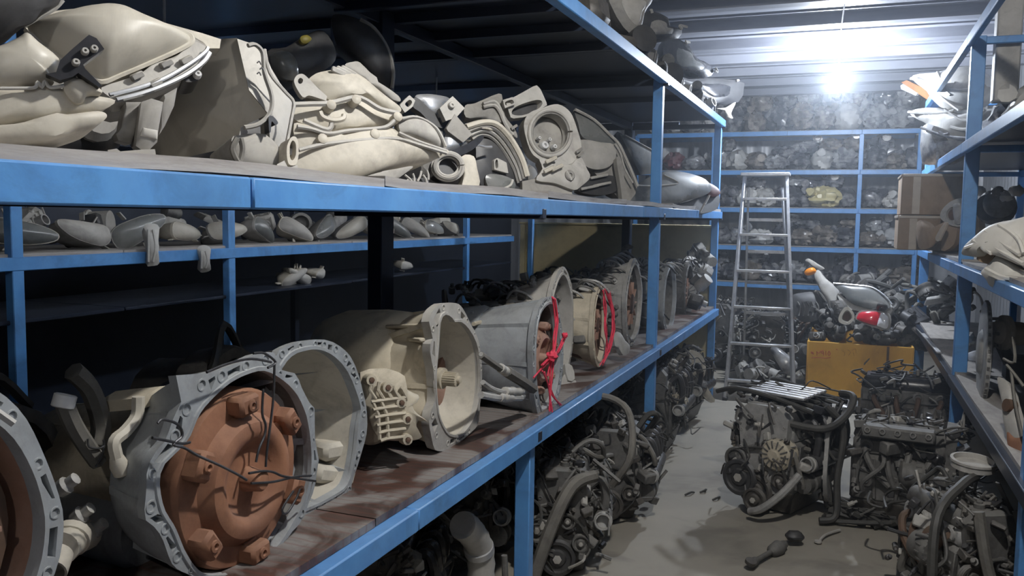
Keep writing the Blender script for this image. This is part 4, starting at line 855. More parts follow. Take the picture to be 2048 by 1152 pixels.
P(t, 'marker', mat('dull yellow plastic', (.3, .25, .05), None, .5), crop([(490, 180), (520, 170), (545, 190), (520, 212), (495, 205)], 400, 0, 2.438), pl, .045, .02, .006, .9, label='dull yellow marker')
rk4 = random.Random(14)
for k in range(9):                                             # dark backing row added where the gap behind shows only shade
    y = 1.1 + k * .42; p = V((-1.74 - rk4.uniform(0, .06), y, 1.695)); w_ = rk4.uniform(.13, .17)
    t = emp('headlamp', 'headlamp shape added as dark backing behind the upper shelf lamps, %s from the near end' % 'first second third fourth fifth sixth seventh eighth ninth'.split()[k], 'headlamp', p)
    MB().blob(p + V((0, 0, .12)), (.1, .2, .12), 40 + k, .25, 1.6, 9, 14, None, False, 1.697).build('housing', dplast, t, True)
    MB().lathe([(.06, -.03), (.065, 0), (.05, .02), (.02, .024)], p + V((.09, .04, .13)), (1, -.2, .2), 16).build('bulb_cap', gplast, t, True)
    MB().bar(p + V((.04, -.14, .2)), p + V((.05, -.2, .27)), .03, .01, .002).build('mounting_tab', gplast, t, True)
# ------------------------------------------------------------------ engines on the floor
ORD = ['first', 'second', 'third', 'fourth', 'fifth', 'sixth', 'seventh', 'eighth', 'ninth', 'tenth', 'eleventh', 'twelfth', 'thirteenth', 'fourteenth', 'fifteenth', 'sixteenth', 'seventeenth', 'eighteenth', 'nineteenth', 'twentieth', 'twenty-first', 'twenty-second', 'twenty-third', 'twenty-fourth', 'twenty-fifth', 'twenty-sixth', 'twenty-seventh', 'twenty-eighth', 'twenty-ninth', 'thirtieth']
def pulley(t, o, r, m=dplast, ax=(0, -1, 0), hub=None):
    p = MB().lathe([(r * .3, -.02), (r * .9, -.02), (r, -.016), (r * .93, -.01), (r, -.004), (r * .93, .002), (r, .008), (r * .96, .012), (r * .8, .012), (r * .72, .002), (r * .5, .0), (r * .42, .012), (r * .26, .014), (.001, .015)], o, ax, 22).build('pulley', m, t)
    MB().lathe([(r * .24, .01), (r * .24, .022), (.001, .024)], o, ax, 6).build('pulley_bolt', hub or lplast, p)
    return p
def alternator(t, o, r, m=aluc, ax=(0, -1, 0)):
    a = MB().lathe([(r * .4, -.12), (r * .8, -.115), (r, -.1), (r, -.075), (r * .96, -.07), (r * .96, -.045), (r, -.04), (r, -.01), (r * .85, .004), (r * .35, .008), (r * .3, .02)], o, ax, 22).build('alternator', m, t)
    mb = MB(); u, w, x = basis(ax)
    for k in range(14):
        d = u * math.cos(k * PI / 7) + w * math.sin(k * PI / 7); mb.bar(V(o) + d * r * .45 + x * .006, V(o) + d * r * .92 + x * .002, r * .1, .008); mb.bar(V(o) + d * r * 1.01 - x * .012, V(o) + d * r * 1.01 - x * .04, .006, .006)
    mb.build('cooling_vane', alud, a); return a
def hose(t, pts, r, m=rubber, name='hose', label=None):
    o = MB().tube(cr(pts, 5, False), r, 8).build(name, m, t)
    if label: o['label'] = label
    return o
def engine(label, loc, rz, W_, L_, H_, seed, pal=None, tilt=(0, 0), nh=6, nw=14, slats=False, cat='engine', name='car_engine', scale_pul=1., loops=True):
    r = random.Random(seed); pal = pal or {}
    mb_, mh, mc, mp = pal.get('block', grease), pal.get('head', alud), pal.get('cover', dplast), pal.get('pan', grease)
    t = emp(name, label, cat, loc, None, (tilt[0], tilt[1], rz))
    u = lambda a, b: r.uniform(a, b)
    B = MB(); B.box((0, 0, H_ * .4), (W_ * .56, L_ * .8, H_ * .4), None, .02)
    for s in (-1, 1):
        for k in range(5): B.bar((s * W_ * .285, -L_ * .36 + k * L_ * .18, H_ * .24), (s * W_ * .285, -L_ * .36 + k * L_ * .18 + u(-.03, .03), H_ * .58), .02, .018, .003)
        B.bar((s * W_ * .285, -L_ * .38, H_ * u(.3, .5)), (s * W_ * .285, L_ * .38, H_ * u(.3, .5)), .018, .02, .003)
        for k in range(5): bolt_boss(B, (s * W_ * .29, u(-.4, .4) * L_ * .8, H_ * u(.25, .6)), u(.012, .022), (s, 0, 0), .012)
    B.build('engine_block', mb_, t)
    MB().loft([[V((x * W_ * k, y * L_ * q, z)) for x, y in ((-.5, -.5), (.5, -.5), (.5, .5), (-.5, .5))] for k, q, z in ((.3, .5, 0), (.42, .62, .02), (.5, .72, H_ * .16), (.56, .78, H_ * .2), (.56, .78, H_ * .215))]).build('oil_pan', mp, t)
    h = MB().box((0, 0, H_ * .67), (W_ * .5, L_ * .78, H_ * .15), None, .015)
    for s in (-1, 1):
        for k in range(4): h.lathe([(.03, -.02), (.034, 0), (.034, .012), (.022, .014), (.02, -.01), (.001, -.01)], (s * W_ * .25, -L_ * .27 + k * L_ * .18, H_ * .68), (s, 0, .1), 12)
    h.build('cylinder_head', mh, t)
    vc = MB().loft([[V((x * W_ * k, y * L_ * q, z)) for x, y in ((-.5, -.46), (-.46, -.5), (.46, -.5), (.5, -.46), (.5, .46), (.46, .5), (-.46, .5), (-.5, .46))] for k, q, z in ((.46, .76, H_ * .74), (.48, .78, H_ * .76), (.44, .74, H_ * .84), (.36, .7, H_ * .87))])
    for k in range(4): vc.lathe([(.022, 0), (.022, .02), (.012, .022), (.012, .03)], (W_ * .02, -L_ * .26 + k * L_ * .17, H_ * .865), (0, 0, 1), 10)
    vc.bar((-W_ * .12, -L_ * .32, H_ * .872), (-W_ * .12, L_ * .32, H_ * .872), .02, .016, .003); vc.bar((W_ * .13, -L_ * .32, H_ * .872), (W_ * .13, L_ * .32, H_ * .872), .014, .014, .003)
    v = vc.build('valve_cover', mc, t)
    MB().lathe([(.026, 0), (.028, .004), (.028, .02), (.02, .024)], (W_ * .15, -L_ * .25, H_ * .87), (0, 0, 1), 14).build('filler_cap', bplast, v)
    y0 = -L_ * .41
    tc = MB().prism([(-W_ * .2, H_ * .2), (W_ * .2, H_ * .2), (W_ * .27, H_ * .34), (W_ * .22, H_ * .55), (W_ * .24, H_ * .8), (W_ * .14, H_ * .88), (-W_ * .14, H_ * .88), (-W_ * .24, H_ * .8), (-W_ * .2, H_ * .5), (-W_ * .26, H_ * .32)], (0, y0 - .035, 0), (1, 0, 0), (0, 0, 1), (0, -1, 0), .05, 1.02)
    for k in range(9): bolt_boss(tc, (W_ * .2 * (1 if k % 2 else -1), y0 - .035, H_ * (.24 + k * .07)), .01, (0, -1, 0), .008)
    tc.build('timing_cover', pal.get('timing', mh), t)
    ps = [((-W_ * .02, y0 - .06, H_ * .2), .08), ((-W_ * .22, y0 - .06, H_ * .42), .058), ((W_ * .2, y0 - .055, H_ * .33), .04), ((W_ * .07, y0 - .055, H_ * .5), .036)]
    for o, q in ps: pulley(t, V(o), q * scale_pul, r.choice([dplast, alud, grease]))
    if loops:
        bt = MB(); bp = [V((-W_ * .02 + .02, y0 - .062, H_ * .2 - .075)), V((W_ * .2 + .04, y0 - .062, H_ * .32)), V((W_ * .1, y0 - .062, H_ * .55)), V((-W_ * .22, y0 - .062, H_ * .42 + .06)), V((-W_ * .29, y0 - .062, H_ * .4)), V((-W_ * .1, y0 - .062, H_ * .16))]
        P2 = cr(bp, 4); cB = sum(P2, V()) / len(P2)
        bt.loft([[p + V((0, -.011, 0)) for p in P2], [p + V((0, .011, 0)) for p in P2], [cB + (p - cB) * .965 + V((0, .011, 0)) for p in P2], [cB + (p - cB) * .965 + V((0, -.011, 0)) for p in P2], [p + V((0, -.011, 0)) for p in P2]], False, False); bt.build('drive_belt', rubberb, t)
    sd = 1 if r.random() < .5 else -1
    alternator(t, V((sd * W_ * .33, y0 + .1, H_ * .5)), .068, pal.get('alt', aluc))
    MB().lathe([(.03, -.1), (.055, -.095), (.058, 0), (.05, .01), (.05, .06), (.03, .062)], (-sd * W_ * .34, y0 + .09, H_ * .3), (0, -1, 0), 18).build('compressor', alud, t)
    for k in range(4):                                       # intake runners on one side, exhaust on the other
        y = -L_ * .27 + k * L_ * .18
        hose(t, [V((W_ * .24, y, H_ * .7)), V((W_ * .36, y, H_ * .78)), V((W_ * .42, y, H_ * .66)), V((W_ * .4, y, H_ * .5))], .02, pal.get('intake', dplast), 'intake_runner')
        hose(t, [V((-W_ * .24, y, H_ * .66)), V((-W_ * .33, y, H_ * .63)), V((-W_ * .37, y * .7, H_ * .5)), V((-W_ * .36, y * .2, H_ * .38))], .017, alud if seed % 3 else rustd, 'exhaust_runner')
    MB().tube([(W_ * .4, -L_ * .34, H_ * .47), (W_ * .4, L_ * .34, H_ * .47)], .042, 12).build('intake_plenum', pal.get('intake', dplast), t)
    MB().lathe([(.034, 0), (.042, .002), (.042, .02), (.036, .024), (.036, .05), (.03, .05), (.03, .01), (.001, .01)], (W_ * .4, -L_ * .36, H_ * .47), (0, -1, .2), 16).build('throttle_body', alu, t)
    for k in range(nh):
        a = V((u(-.3, .3) * W_, u(-.4, .3) * L_, H_ * u(.5, .92))); b = V((u(-.48, .48) * W_, u(-.5, .5) * L_, H_ * u(.15, .7))); m_ = (a + b) / 2 + V((u(-.1, .1), u(-.12, .04), u(.02, .16)))
        hose(t, [a, a.lerp(m_, .55) + V((0, 0, .04)), m_, b + V((u(-.04, .04), 0, .05)), b], u(.008, .017), r.choice([rubber, rubberb, rubber, alud]))
    mb = MB()
    for k in range(nw):
        p = V((u(-.35, .35) * W_, u(-.42, .42) * L_, H_ * u(.6, .95))); q = [p]
        for _ in range(4): q.append(q[-1] + V((u(-.09, .09), u(-.1, .1), u(-.06, .045))))
        mb.tube(cr(q, 3, False), u(.003, .007), 5)
    mb.build('wiring_harness', rubberb, t)['kind'] = 'stuff'
    for k in range(5):
        p = V((u(-.4, .4) * W_, u(-.45, .4) * L_, H_ * u(.35, .9))); MB().box(p, (u(.04, .1), u(.04, .1), u(.03, .07)), Euler((u(-.4, .4), u(-.4, .4), u(-1, 1))).to_matrix(), .008).build('sensor_box', r.choice([dplast, alud, lplast, grease, bplast]), t)
    for k in range(4):
        p = V((u(-.42, .42) * W_, u(-.5, -.3) * L_, H_ * u(.25, .85))); q = p + V((u(-.1, .1), u(-.03, .03), u(-.14, .14)))
        MB().bar(p, q, .024, .008, .002).build('bracket', r.choice([alu, alud, lplast]), t)
    for m_, cnt in ((alud, 26), (grease, 26), (lplast, 12), (dplast, 16)):   # small fittings bolted all over the engine
        mb = MB()
        for k in range(cnt):
            f = r.random(); zz = H_ * u(.16, .9)
            if f < .36: p = V((u(-.3, .3) * W_, -L_ * .46 - u(0, .05), zz))
            elif f < .78: p = V((r.choice((-1, 1)) * W_ * u(.3, .44), u(-.42, .42) * L_, zz))
            else: p = V((u(-.3, .3) * W_, u(-.4, .4) * L_, H_ * u(.84, .93)))
            q = r.random()
            if q < .35: mb.box(p, (u(.02, .06), u(.02, .06), u(.015, .045)), Euler((u(-.6, .6), u(-.6, .6), u(-1, 1))).to_matrix(), .004)
            elif q < .6: rr_ = u(.008, .022); mb.lathe([(rr_, -.02), (rr_, .01), (rr_ * .6, .012), (rr_ * .6, .03), (.001, .031)], p, (u(-1, 1), u(-1.2, .2), u(-.6, .6)), 8)
            else: mb.tube(cr([p, p + V((u(-.05, .05), u(-.06, .02), u(-.05, .06))), p + V((u(-.09, .09), u(-.07, .05), u(-.1, .08)))], 3, False), u(.004, .009), 5)
        mb.build('small_fittings', m_, t)['kind'] = 'stuff'
    if slats:
        for k in range(6): MB().bar((-W_ * .26, -L_ * .28 + k * L_ * .075, H_ * .95 + k * .002), (W_ * .3, -L_ * .3 + k * L_ * .075, H_ * .95 + k * .002), L_ * .055, .016, .004).build('cover_slat', ladm, t)
    return t
light = dict(block=alud, head=alu, cover=dplast, pan=grease, timing=alud)
pale = dict(block=alud, head=alu, cover=alud, pan=alud, intake=alud, timing=alud, alt=alud)
dark = dict(block=grease, head=alud, cover=bplast, pan=grease, timing=grease, intake=bplast, alt=alud)
fl = lambda px, py: (lambda p: (p.x, p.y, 0))(onZ(px, py, 0))
# middle of the aisle
t = engine('black engine with slatted pale top cover standing in the middle of the aisle', (-.27, 4.98, .0), -.42, .62, .62, .69, 3, dict(light, timing=alu), nh=9, nw=40, slats=True, scale_pul=1.15)
alternator(t, V((.1, -.33, .36)), .085, aluc); pulley(t, V((-.1, -.335, .2)), .1, dplast, (0, -1, 0), lplast); pulley(t, V((.0, -.345, .1)), .065, grease)
hose(t, [V((.26, -.36, .3)), V((.2, -.42, .2)), V((.1, -.44, .1)), V((.02, -.42, .06))], .02, alu, 'coolant_pipe', 'bright metal coolant pipe')
hose(t, [V((.26, -.1, .62)), V((.34, -.05, .5)), V((.34, -.1, .25)), V((.36, -.14, .06)), V((.3, -.2, .03))], .018, rubberb)
hose(t, [V((.25, .1, .66)), V((.34, .05, .66)), V((.35, -.05, .58)), V((.3, -.2, .52)), V((.1, -.26, .53))], .02, rubberb)
for k in range(5): hose(t, [V((-.34 + k * .02, -.2 + k * .1, .62 - k * .02)), V((-.2, -.22 + k * .1, .66)), V((0, -.2 + k * .09, .64)), V((.25, -.22 + k * .1, .6))], .014, rubberb)
# right of the aisle
t = engine('grey stripped engine block with bell flange beside the right rack', (.3, 4.86, .02), 1.45, .52, .56, .62, 8, dict(block=alud, head=alud, cover=alud, pan=grease, timing=alud, intake=grease, alt=alud), nh=3, nw=14)
cy = .3
mb = MB(); fo = [(math.cos(a) * .2 * (1 + .06 * math.sin(6 * a)), .31 + math.sin(a) * .27 * (1 + .05 * math.cos(5 * a))) for a in [2 * PI * k / 40 for k in range(40)]]
mb.loft([[V((p * k, y, .31 + (q - .31) * k)) for p, q in fo] for y, k in ((.33, 1), (.33, .84), (.35, .84), (.35, 1), (.33, 1))], False, False)
for k in range(14): bolt_boss(mb, V((fo[k * 40 // 14][0] * .93, .352, .31 + (fo[k * 40 // 14][1] - .31) * .93)), .013, (0, 1, 0), .01)
mb.build('bell_flange', alu, t)
mb = MB().box((-.2, .0, .52), (.1, .34, .06), None, .01)
for k in range(5): bolt_boss(mb, V((-.255, -.14 + k * .07, .53)), .016, (-1, 0, .3), .02)
mb.build('exhaust_flange', alud, t)
engine('long black engine standing in front of the yellow box by the right rack', (.42, 6.35, 0), 1.5, .5, .74, .64, 12, dark, nh=6, nw=30)
t = engine('engine with round metal throttle ring on top in the lower right corner', (.47, 3.95, 0), .5, .46, .5, .52, 21, pale, nh=6, nw=34)
MB().lathe([(.075, 0), (.085, .004), (.085, .028), (.09, .03), (.09, .04), (.078, .042), (.076, .02), (.02, .018)], (.1, .05, .56), (0, -.1, 1), 30).build('throttle_ring', lplast, t)['label'] = 'round metal ring'
hose(t, [V((-.2, -.2, .05)), V((-.26, -.25, .2)), V((-.22, -.2, .45)), V((-.05, -.1, .54)), V((.08, .0, .54))], .02, rubberb)
hose(t, [V((-.12, -.3, .5)), V((-.1, -.34, .3)), V((-.02, -.36, .05)), V((.0, -.3, -.0))], .022, rubber)
hose(t, [V((.05, -.3, .5)), V((.08, -.36, .3)), V((.07, -.38, .1))], .026, rubberb)
# left floor under the rack
engine('pale dusty engine just right of the near rack post with thick hose in front', (-1.18, 3.72, 0), .25, .46, .5, .56, 31, pale, nh=7, nw=26)
t = bpy.data.objects['car_engine.004']
hose(t, [V((.14, -.24, .48)), V((.05, -.34, .46)), V((-.03, -.42, .3)), V((-.1, -.46, .08)), V((-.1, -.5, .03))], .028, rubber)
hose(t, [V((.22, -.1, .4)), V((.3, -.12, .55)), V((.28, .02, .72)), V((.14, .1, .76)), V((.02, .14, .66))], .017, rubber)
engine('engine with looped hose and white plastic scrap under the middle of the left rack', (-1.12, 4.5, 0), .1, .5, .52, .56, 37, light, nh=8, nw=26)
engine('engine with tangled bent pipes between the middle and end posts of the left rack', (-1.2, 5.85, 0), .0, .5, .6, .7, 41, light, nh=12, nw=60)
engine('engine with broad olive cover behind the middle post under the left rack', (-1.62, 5.0, 0), .3, .46, .5, .64, 43, dict(block=grease, head=alud, cover=mat('olive dusty cover', (.17, .17, .12), (.1, .1, .08), .5, 0, .4), pan=grease, timing=grease), nh=3, nw=8)
engine('black engine in the shade behind the near post of the left rack', (-1.6, 3.6, 0), .2, .46, .5, .56, 47, dark, nh=4, nw=8)
engine('black engine by the foot of the end post of the left rack', (-1.2, 6.75, 0), -.1, .5, .6, .62, 49, dark, nh=8, nw=30)
engine('black engine in the deep shade at the lower left under the gearbox shelf', (-1.55, 2.75, 0), .3, .44, .5, .5, 53, dark, nh=4, nw=8)
for px in (1385, ):                                            # pale torn scrap leaning by the end post
    pl = PL(onX(1390, 740, -1.06), (.6, -.8, .1)); solo(MB().panel([(1368, 712), (1385, 700), (1405, 712), (1412, 740), (1402, 768), (1430, 800), (1415, 802), (1385, 760), (1372, 740)], pl, 0, .012, .01, 1), 'torn_sheet', cream, 'pale torn sheet scrap leaning on the wiring near the end post', 'scrap', onX(1400, 790, -1.06), w=True)
# ribbed air duct low at the left of the near post
t = emp('air_duct', 'ribbed grey air duct elbow standing in the dark left of the near rack post', 'duct', onX(955, 1165, -1.25))
q = [onX(x, y, -1.25) for x, y in ((925, 1050), (940, 1062), (955, 1085), (962, 1115), (962, 1165))]
MB().tube(cr(q, 4, False), [.05 + .004 * (k % 2) for k in range(17)], 18).build('elbow', lplast, t, True)
for k in (.35, .5): MB().lathe([(.05, -.008), (.058, -.007), (.058, .007), (.05, .008)], q[2].lerp(q[3], k), q[3] - q[2], 20).build('clamp_band', ladm, t, True)
MB().tube([q[4] + V((.12, -.04, -.02)), q[4] + V((.11, -.04, .14))], .012, 8).build('pipe', alud, t, True)
# bits lying on the floor
t = emp('drive_shaft', 'short drive shaft lying on the floor in front of the middle engine', 'shaft', fl(1545, 1105))
a, b = onZ(1500, 1128, .03), onZ(1580, 1082, .03)
MB().lathe([(.012, 0), (.02, .004), (.02, .05), (.012, .06), (.012, .2), (.03, .22), (.036, .28), (.026, .3), (.02, .34)], a, b - a, 14).build('shaft', alud, t, True)
MB().lathe([(.01, 0), (.026, .004), (.026, .02), (.01, .024)], a, V((.3, -.2, 1)), 12).build('yoke', grease, t, True)
MB().box(b + V((.02, .02, .02)), (.09, .07, .05), Euler((0, .1, .6)).to_matrix(), .02).build('joint_boot', dplast, t, True)
solo(MB().tube(cr([onZ(1636, 1085, .012), onZ(1650, 1070, .02), onZ(1680, 1060, .014)], 4, False), .007, 6).lathe([(.006, 0), (.018, .001), (.018, .01), (.006, .012)], onZ(1636, 1085, .008), (0, 0, 1), 10), 'earth_strap', lplast, 'small metal strap lying on the floor between the middle and right engines', 'strap', onZ(1650, 1075, .0), w=True)
t = emp('wire_bundle', 'black bundle of cables and tape on the floor in front of the stripped block', 'cable', fl(1730, 1060)); rr = random.Random(77)
c0 = V(fl(1715, 1045))
for k in range(12):
    p = [c0 + V((rr.uniform(-.16, .2), rr.uniform(-.1, .12), rr.uniform(.02, .1))) for _ in range(5)]; MB().tube(cr(p, 4, False), rr.uniform(.01, .024), 7).build('cable', rubberb, t, True)
MB().tube(cr([c0 + V((.1, -.02, .05)), c0 + V((.25, .0, .04)), V(fl(1800, 1075)) + V((0, 0, .02))], 4, False), [.03, .03, .028, .026, .025, .02, .02, .018, .015], 8).build('taped_end', grease, t, True)
MB().tube(cr([c0 + V((-.14, .05, .05)), c0 + V((-.18, .1, .25)), c0 + V((-.15, .2, .45))], 4, False), .03, 8).build('cable', rubberb, t, True)
solo(MB().blob(onZ(1690, 812, .04), (.2, .1, .05), 3, .5, 3, 9, 18, None, True, .003), 'plastic_bag', wrap, 'crumpled clear plastic bag lying on the floor by the yellow box', 'bag', onZ(1690, 816, 0), w=True)
for k, (px, py) in enumerate(((1400, 985), (1425, 1000), (1370, 990))):
    q = onZ(px, py, .006); solo(MB().tube(cr([q, q + V((.03, .03, .012)), q + V((.02 + .01 * k, .07, .0))], 3, False), .006, 6), 'scrap_wire', rubberb, 'short black wire end on the floor, %s from the left rack' % ORD[(1, 2, 0)[k]], 'wire', q, w=True)
# ------------------------------------------------------------------ loose parts, local builders
def headlamp(label, loc, rot, w, h, d, seed, lm, hm, group=None, name='headlamp', cat='headlamp'):
    r = random.Random(seed); t = emp(name, label, cat, loc, group, rot); sk = r.uniform(-.5, .5); N = 22
    ol = []
    for k in range(N):
        a = 2 * PI * k / N; ca, sa = math.cos(a), math.sin(a); sg = lambda x: math.copysign(abs(x) ** .75, x)
        ol.append((w * .5 * sg(ca), h * .5 * sg(sa) * (.78 + .3 * ca * (1 if sk > 0 else -1)) + sk * .12 * w * ca * ca))
    ring = lambda k, x: [V((x, p * k, q * k)) for p, q in ol]
    MB().loft([ring(.1, d * .2), ring(.45, d * .18), ring(.75, d * .12), ring(.93, d * .05), ring(1, 0)], True, False).build('lens', lm, t)
    MB().loft([ring(1.03, .0), ring(1.04, -d * .08), ring(.97, -d * .1), ring(.9, -d * .4), ring(.68, -d * .7), ring(.5, -d * .78)]).build('housing', hm, t)
    for s in (-1, 1): MB().lathe([(h * .2, 0), (h * .22, .01), (h * .22, .03), (h * .16, .034), (h * .05, .03)], (-d * .74, s * w * .16, 0), (-1, 0, 0), 12).build('bulb_cap', dplast, t)
    for k in range(3):
        a = r.uniform(0, 6.28); p = V((-d * .15, w * .48 * math.cos(a), h * .5 * math.sin(a))); MB().bar(p, p * 1.0 + V((r.uniform(-.01, .01), w * .16 * math.cos(a), h * .26 * math.sin(a) + .01)), .03, .008, .002).build('mounting_tab', hm, t)
    return t
def junk(kind, label, loc, rot, s, seed, m, group=None):
    r = random.Random(seed); u = r.uniform
    if kind == 'alternator':
        t = emp('alternator', label, 'alternator', loc, group, rot); alternator(t, V((0, 0, 0)), s, m); pulley(t, V((0, -.03, 0)), s * .45); return t
    if kind == 'starter':
        t = emp('starter_motor', label, 'starter motor', loc, group, rot)
        MB().lathe([(s * .3, -s * 1.2), (s * .5, -s * 1.15), (s * .55, 0), (s * .4, .02), (s * .35, s * .8), (s * .1, s * .85)], (0, 0, 0), (1, 0, 0), 16).build('motor_body', m, t)
        MB().lathe([(s * .28, -s * .7), (s * .3, s * .2), (s * .2, s * .25)], (0, 0, s * .7), (1, 0, 0), 12).build('solenoid', alud, t); return t
    if kind == 'hose':
        p = [V((u(-1, 1), u(-1, 1), u(-.6, .8))) * s for _ in range(5)]
        return solo(MB().tube(cr(p, 5, False), s * u(.09, .16), 8), 'coolant_hose', m, label, 'hose', loc, group, rot)
    if kind == 'throttle':
        t = emp('throttle_body', label, 'throttle body', loc, group, rot)
        MB().lathe([(s * .5, -s * .5), (s * .62, -s * .5), (s * .6, s * .4), (s * .7, s * .42), (s * .7, s * .55), (s * .52, s * .55), (s * .5, -s * .2), (.001, -s * .2)], (0, 0, 0), (0, -1, .2), 18).build('barrel', m, t)
        MB().box((s * .75, 0, 0), (s * .5, s * .7, s * .8), None, s * .1).build('motor_cover', dplast, t); return t
    if kind == 'cover':
        t = emp('engine_cover', label, 'cover', loc, group, rot)
        MB().loft([[V((x * s * k, y * s * k * .7, z * s)) for x, y in ((-1, -.9), (-.9, -1), (.9, -1), (1, -.9), (1, .9), (.9, 1), (-.9, 1), (-1, .9))] for k, z in ((1, -.1), (1.02, 0), (.92, .2), (.7, .26))]).build('shell', m, t)
        for k in range(3): MB().bar((-s * .6, (-.4 + k * .4) * s, s * .27), (s * .6, (-.4 + k * .4) * s, s * .27), s * .1, s * .06, .002).build('ridge', m, t)
        return t
    if kind == 'arm':
        t = emp('control_arm', label, 'arm', loc, group, rot)
        MB().tube(cr([V((-s * 1.6, 0, 0)), V((-s * .5, s * .2, s * .1)), V((s * .5, s * .1, 0)), V((s * 1.6, -s * .2, s * .1))], 4, False), s * .12, 8).build('bar', m, t)
        for x, y in ((-1.6, 0), (1.6, -.2)): MB().lathe([(s * .1, -s * .2), (s * .26, -s * .2), (s * .26, s * .2), (s * .1, s * .2)], (x * s, y * s, 0), (0, 0, 1), 14).build('bushing', rubberb, t)
        return t
    t = emp('housing', label, 'housing', loc, group, rot)         # cast housing with ports
    b = MB().box((0, 0, 0), (s * 1.7, s * 1.1, s * 1.0), None, s * .2)
    for k in range(5): b.bar((-s * .7 + k * s * .35, -s * .57, -s * .35), (-s * .7 + k * s * .35, -s * .57, s * .4), s * .07, s * .06)
    for k in range(4): bolt_boss(b, V((s * (-.7 + k * .45), u(-.4, .4) * s, s * .5)), s * .12, (0, 0, 1), s * .15)
    b.build('casting', m, t)
    MB().lathe([(s * .25, 0), (s * .36, 0), (s * .36, s * .1), (s * .26, s * .14), (s * .26, s * .5), (s * .2, s * .5), (s * .2, s * .1), (.001, s * .1)], (s * u(-.4, .4), -s * .5, 0), (0, -1, u(-.4, .4)), 16).build('port', alu, t)
    return t
KINDS = ['alternator', 'starter', 'hose', 'throttle', 'cover', 'arm', 'casting', 'casting', 'hose']
KN = dict(alternator='alternator', starter='starter motor', hose='bent hose', throttle='throttle body', cover='flat engine cover', arm='forged arm', casting='cast housing')
def bundle(label, loc, rad, seed, m, group=None, tail=True, name='wrapped_part', cat='bundle', amp=.36, flat=None, rz=0):
    t = emp(name, label, cat, loc, group, (0, 0, rz)); r = random.Random(seed); z = rad[2] * .96
    MB().blob((0, 0, z), rad, seed, amp, 1.3 + .45 * (seed % 3), 15, 24, None, True, .002).build('wrap', m, t)
    if tail:
        a = r.uniform(0, 6.28); d = V((math.cos(a), -abs(math.sin(a)), r.uniform(.2, .8))); o = V((0, 0, z)) + V((d.x * rad[0], d.y * rad[1], d.z * rad[2])) * .75
        mb = MB(); n = 9
        mb.loft([[o + d * (.09 * q) * (rad[0] / .14) + V((math.cos(b) * w, math.sin(b * 2) * w * .5, math.sin(b) * w)) for b in [2 * PI * k / n for k in range(n)]] for q, w in ((-.4, .05), (.1, .014), (.3, .02), (.75, .05))]); mb.build('tied_end', m, t)
    return t
# ------------------------------------------------------------------ yellow box and its heap
bl, br = onZ(1612, 795, 0), onZ(1865, 802, 0)
BX0, BX1, BY0, BY1, BH = bl.x, .56, 8.1, 9.3, .52
t = emp('metal_bin', 'big yellow painted metal bin full of greasy parts, with red handwriting', 'bin', ((BX0 + BX1) / 2, (BY0 + BY1) / 2, 0))
for nm, c, d in (('front_panel', ((BX0 + BX1) / 2, BY0, BH / 2 + .02), (BX1 - BX0, .02, BH - .04)), ('rear_panel', ((BX0 + BX1) / 2, BY1, BH / 2), (BX1 - BX0, .02, BH)), ('side_panel', (BX0, (BY0 + BY1) / 2, BH / 2 + .02), (.02, BY1 - BY0, BH - .04)), ('side_panel', (BX1, (BY0 + BY1) / 2, BH / 2 + .02), (.02, BY1 - BY0, BH - .04)), ('bottom_panel', ((BX0 + BX1) / 2, (BY0 + BY1) / 2, .05), (BX1 - BX0 - .03, BY1 - BY0 - .03, .02))):
    MB().box(c, d, None, .004).build(nm, yellowp, t, True)
for x in (BX0 + .05, BX1 - .05):
    for y in (BY0 + .06, BY1 - .06): MB().box((x, y, .02), (.06, .06, .04)).build('foot', yellowp, t, True)
MB().box((onY(1775, 720, BY0).x, BY0 - .014, BH / 2 + .1), (.02, .01, BH * .6)).build('rust_strap', rustd, t, True)
pl = PL((0, BY0 - .0115, 0), (0, -1, 0)); wr = lambda pts: crop(pts, 1400, 500, 3.49)
mk = MB()
for s_ in ([(772, 716), (795, 722)], [(780, 725), (790, 710)], [(775, 708), (793, 728)],
           [(838, 705), (837, 716), (824, 718), (815, 706)], [(815, 706), (817, 736)],
           [(850, 722), (846, 708), (858, 704), (862, 716), (852, 722)], [(862, 712), (864, 736)], [(878, 704), (880, 736)],
           [(900, 706), (892, 722), (898, 736), (908, 728), (906, 712), (898, 706)],
           [(778, 752), (830, 750), (880, 754), (912, 750)], [(952, 692), (958, 698)]):
    mk.tube(cr([pl(*q) for q in wr(s_)], 4, False), .0035, 5)
mk.build('red_handwriting', redmark, t, True)['label'] = 'red handwritten characters with an underline'
mk = MB()
for s_ in ([(990, 700), (1010, 716), (1005, 740)], [(1030, 696), (1050, 712), (1036, 736)], [(1060, 700), (1085, 690), (1088, 720)], [(1070, 715), (1075, 740)], [(1240, 715), (1250, 720)]): mk.tube(cr([pl(*q) for q in wr(s_)], 4, False), .0026, 5)
mk.build('brown_scrawl', brownmark, t, True)
rh = random.Random(19); n = 0; cnt = {}
def heapz(x, y): return .54 + .5 * (1 - ((x - .25) / .85) ** 2) * min(1, max(.62, (y - 8.05) / .7))
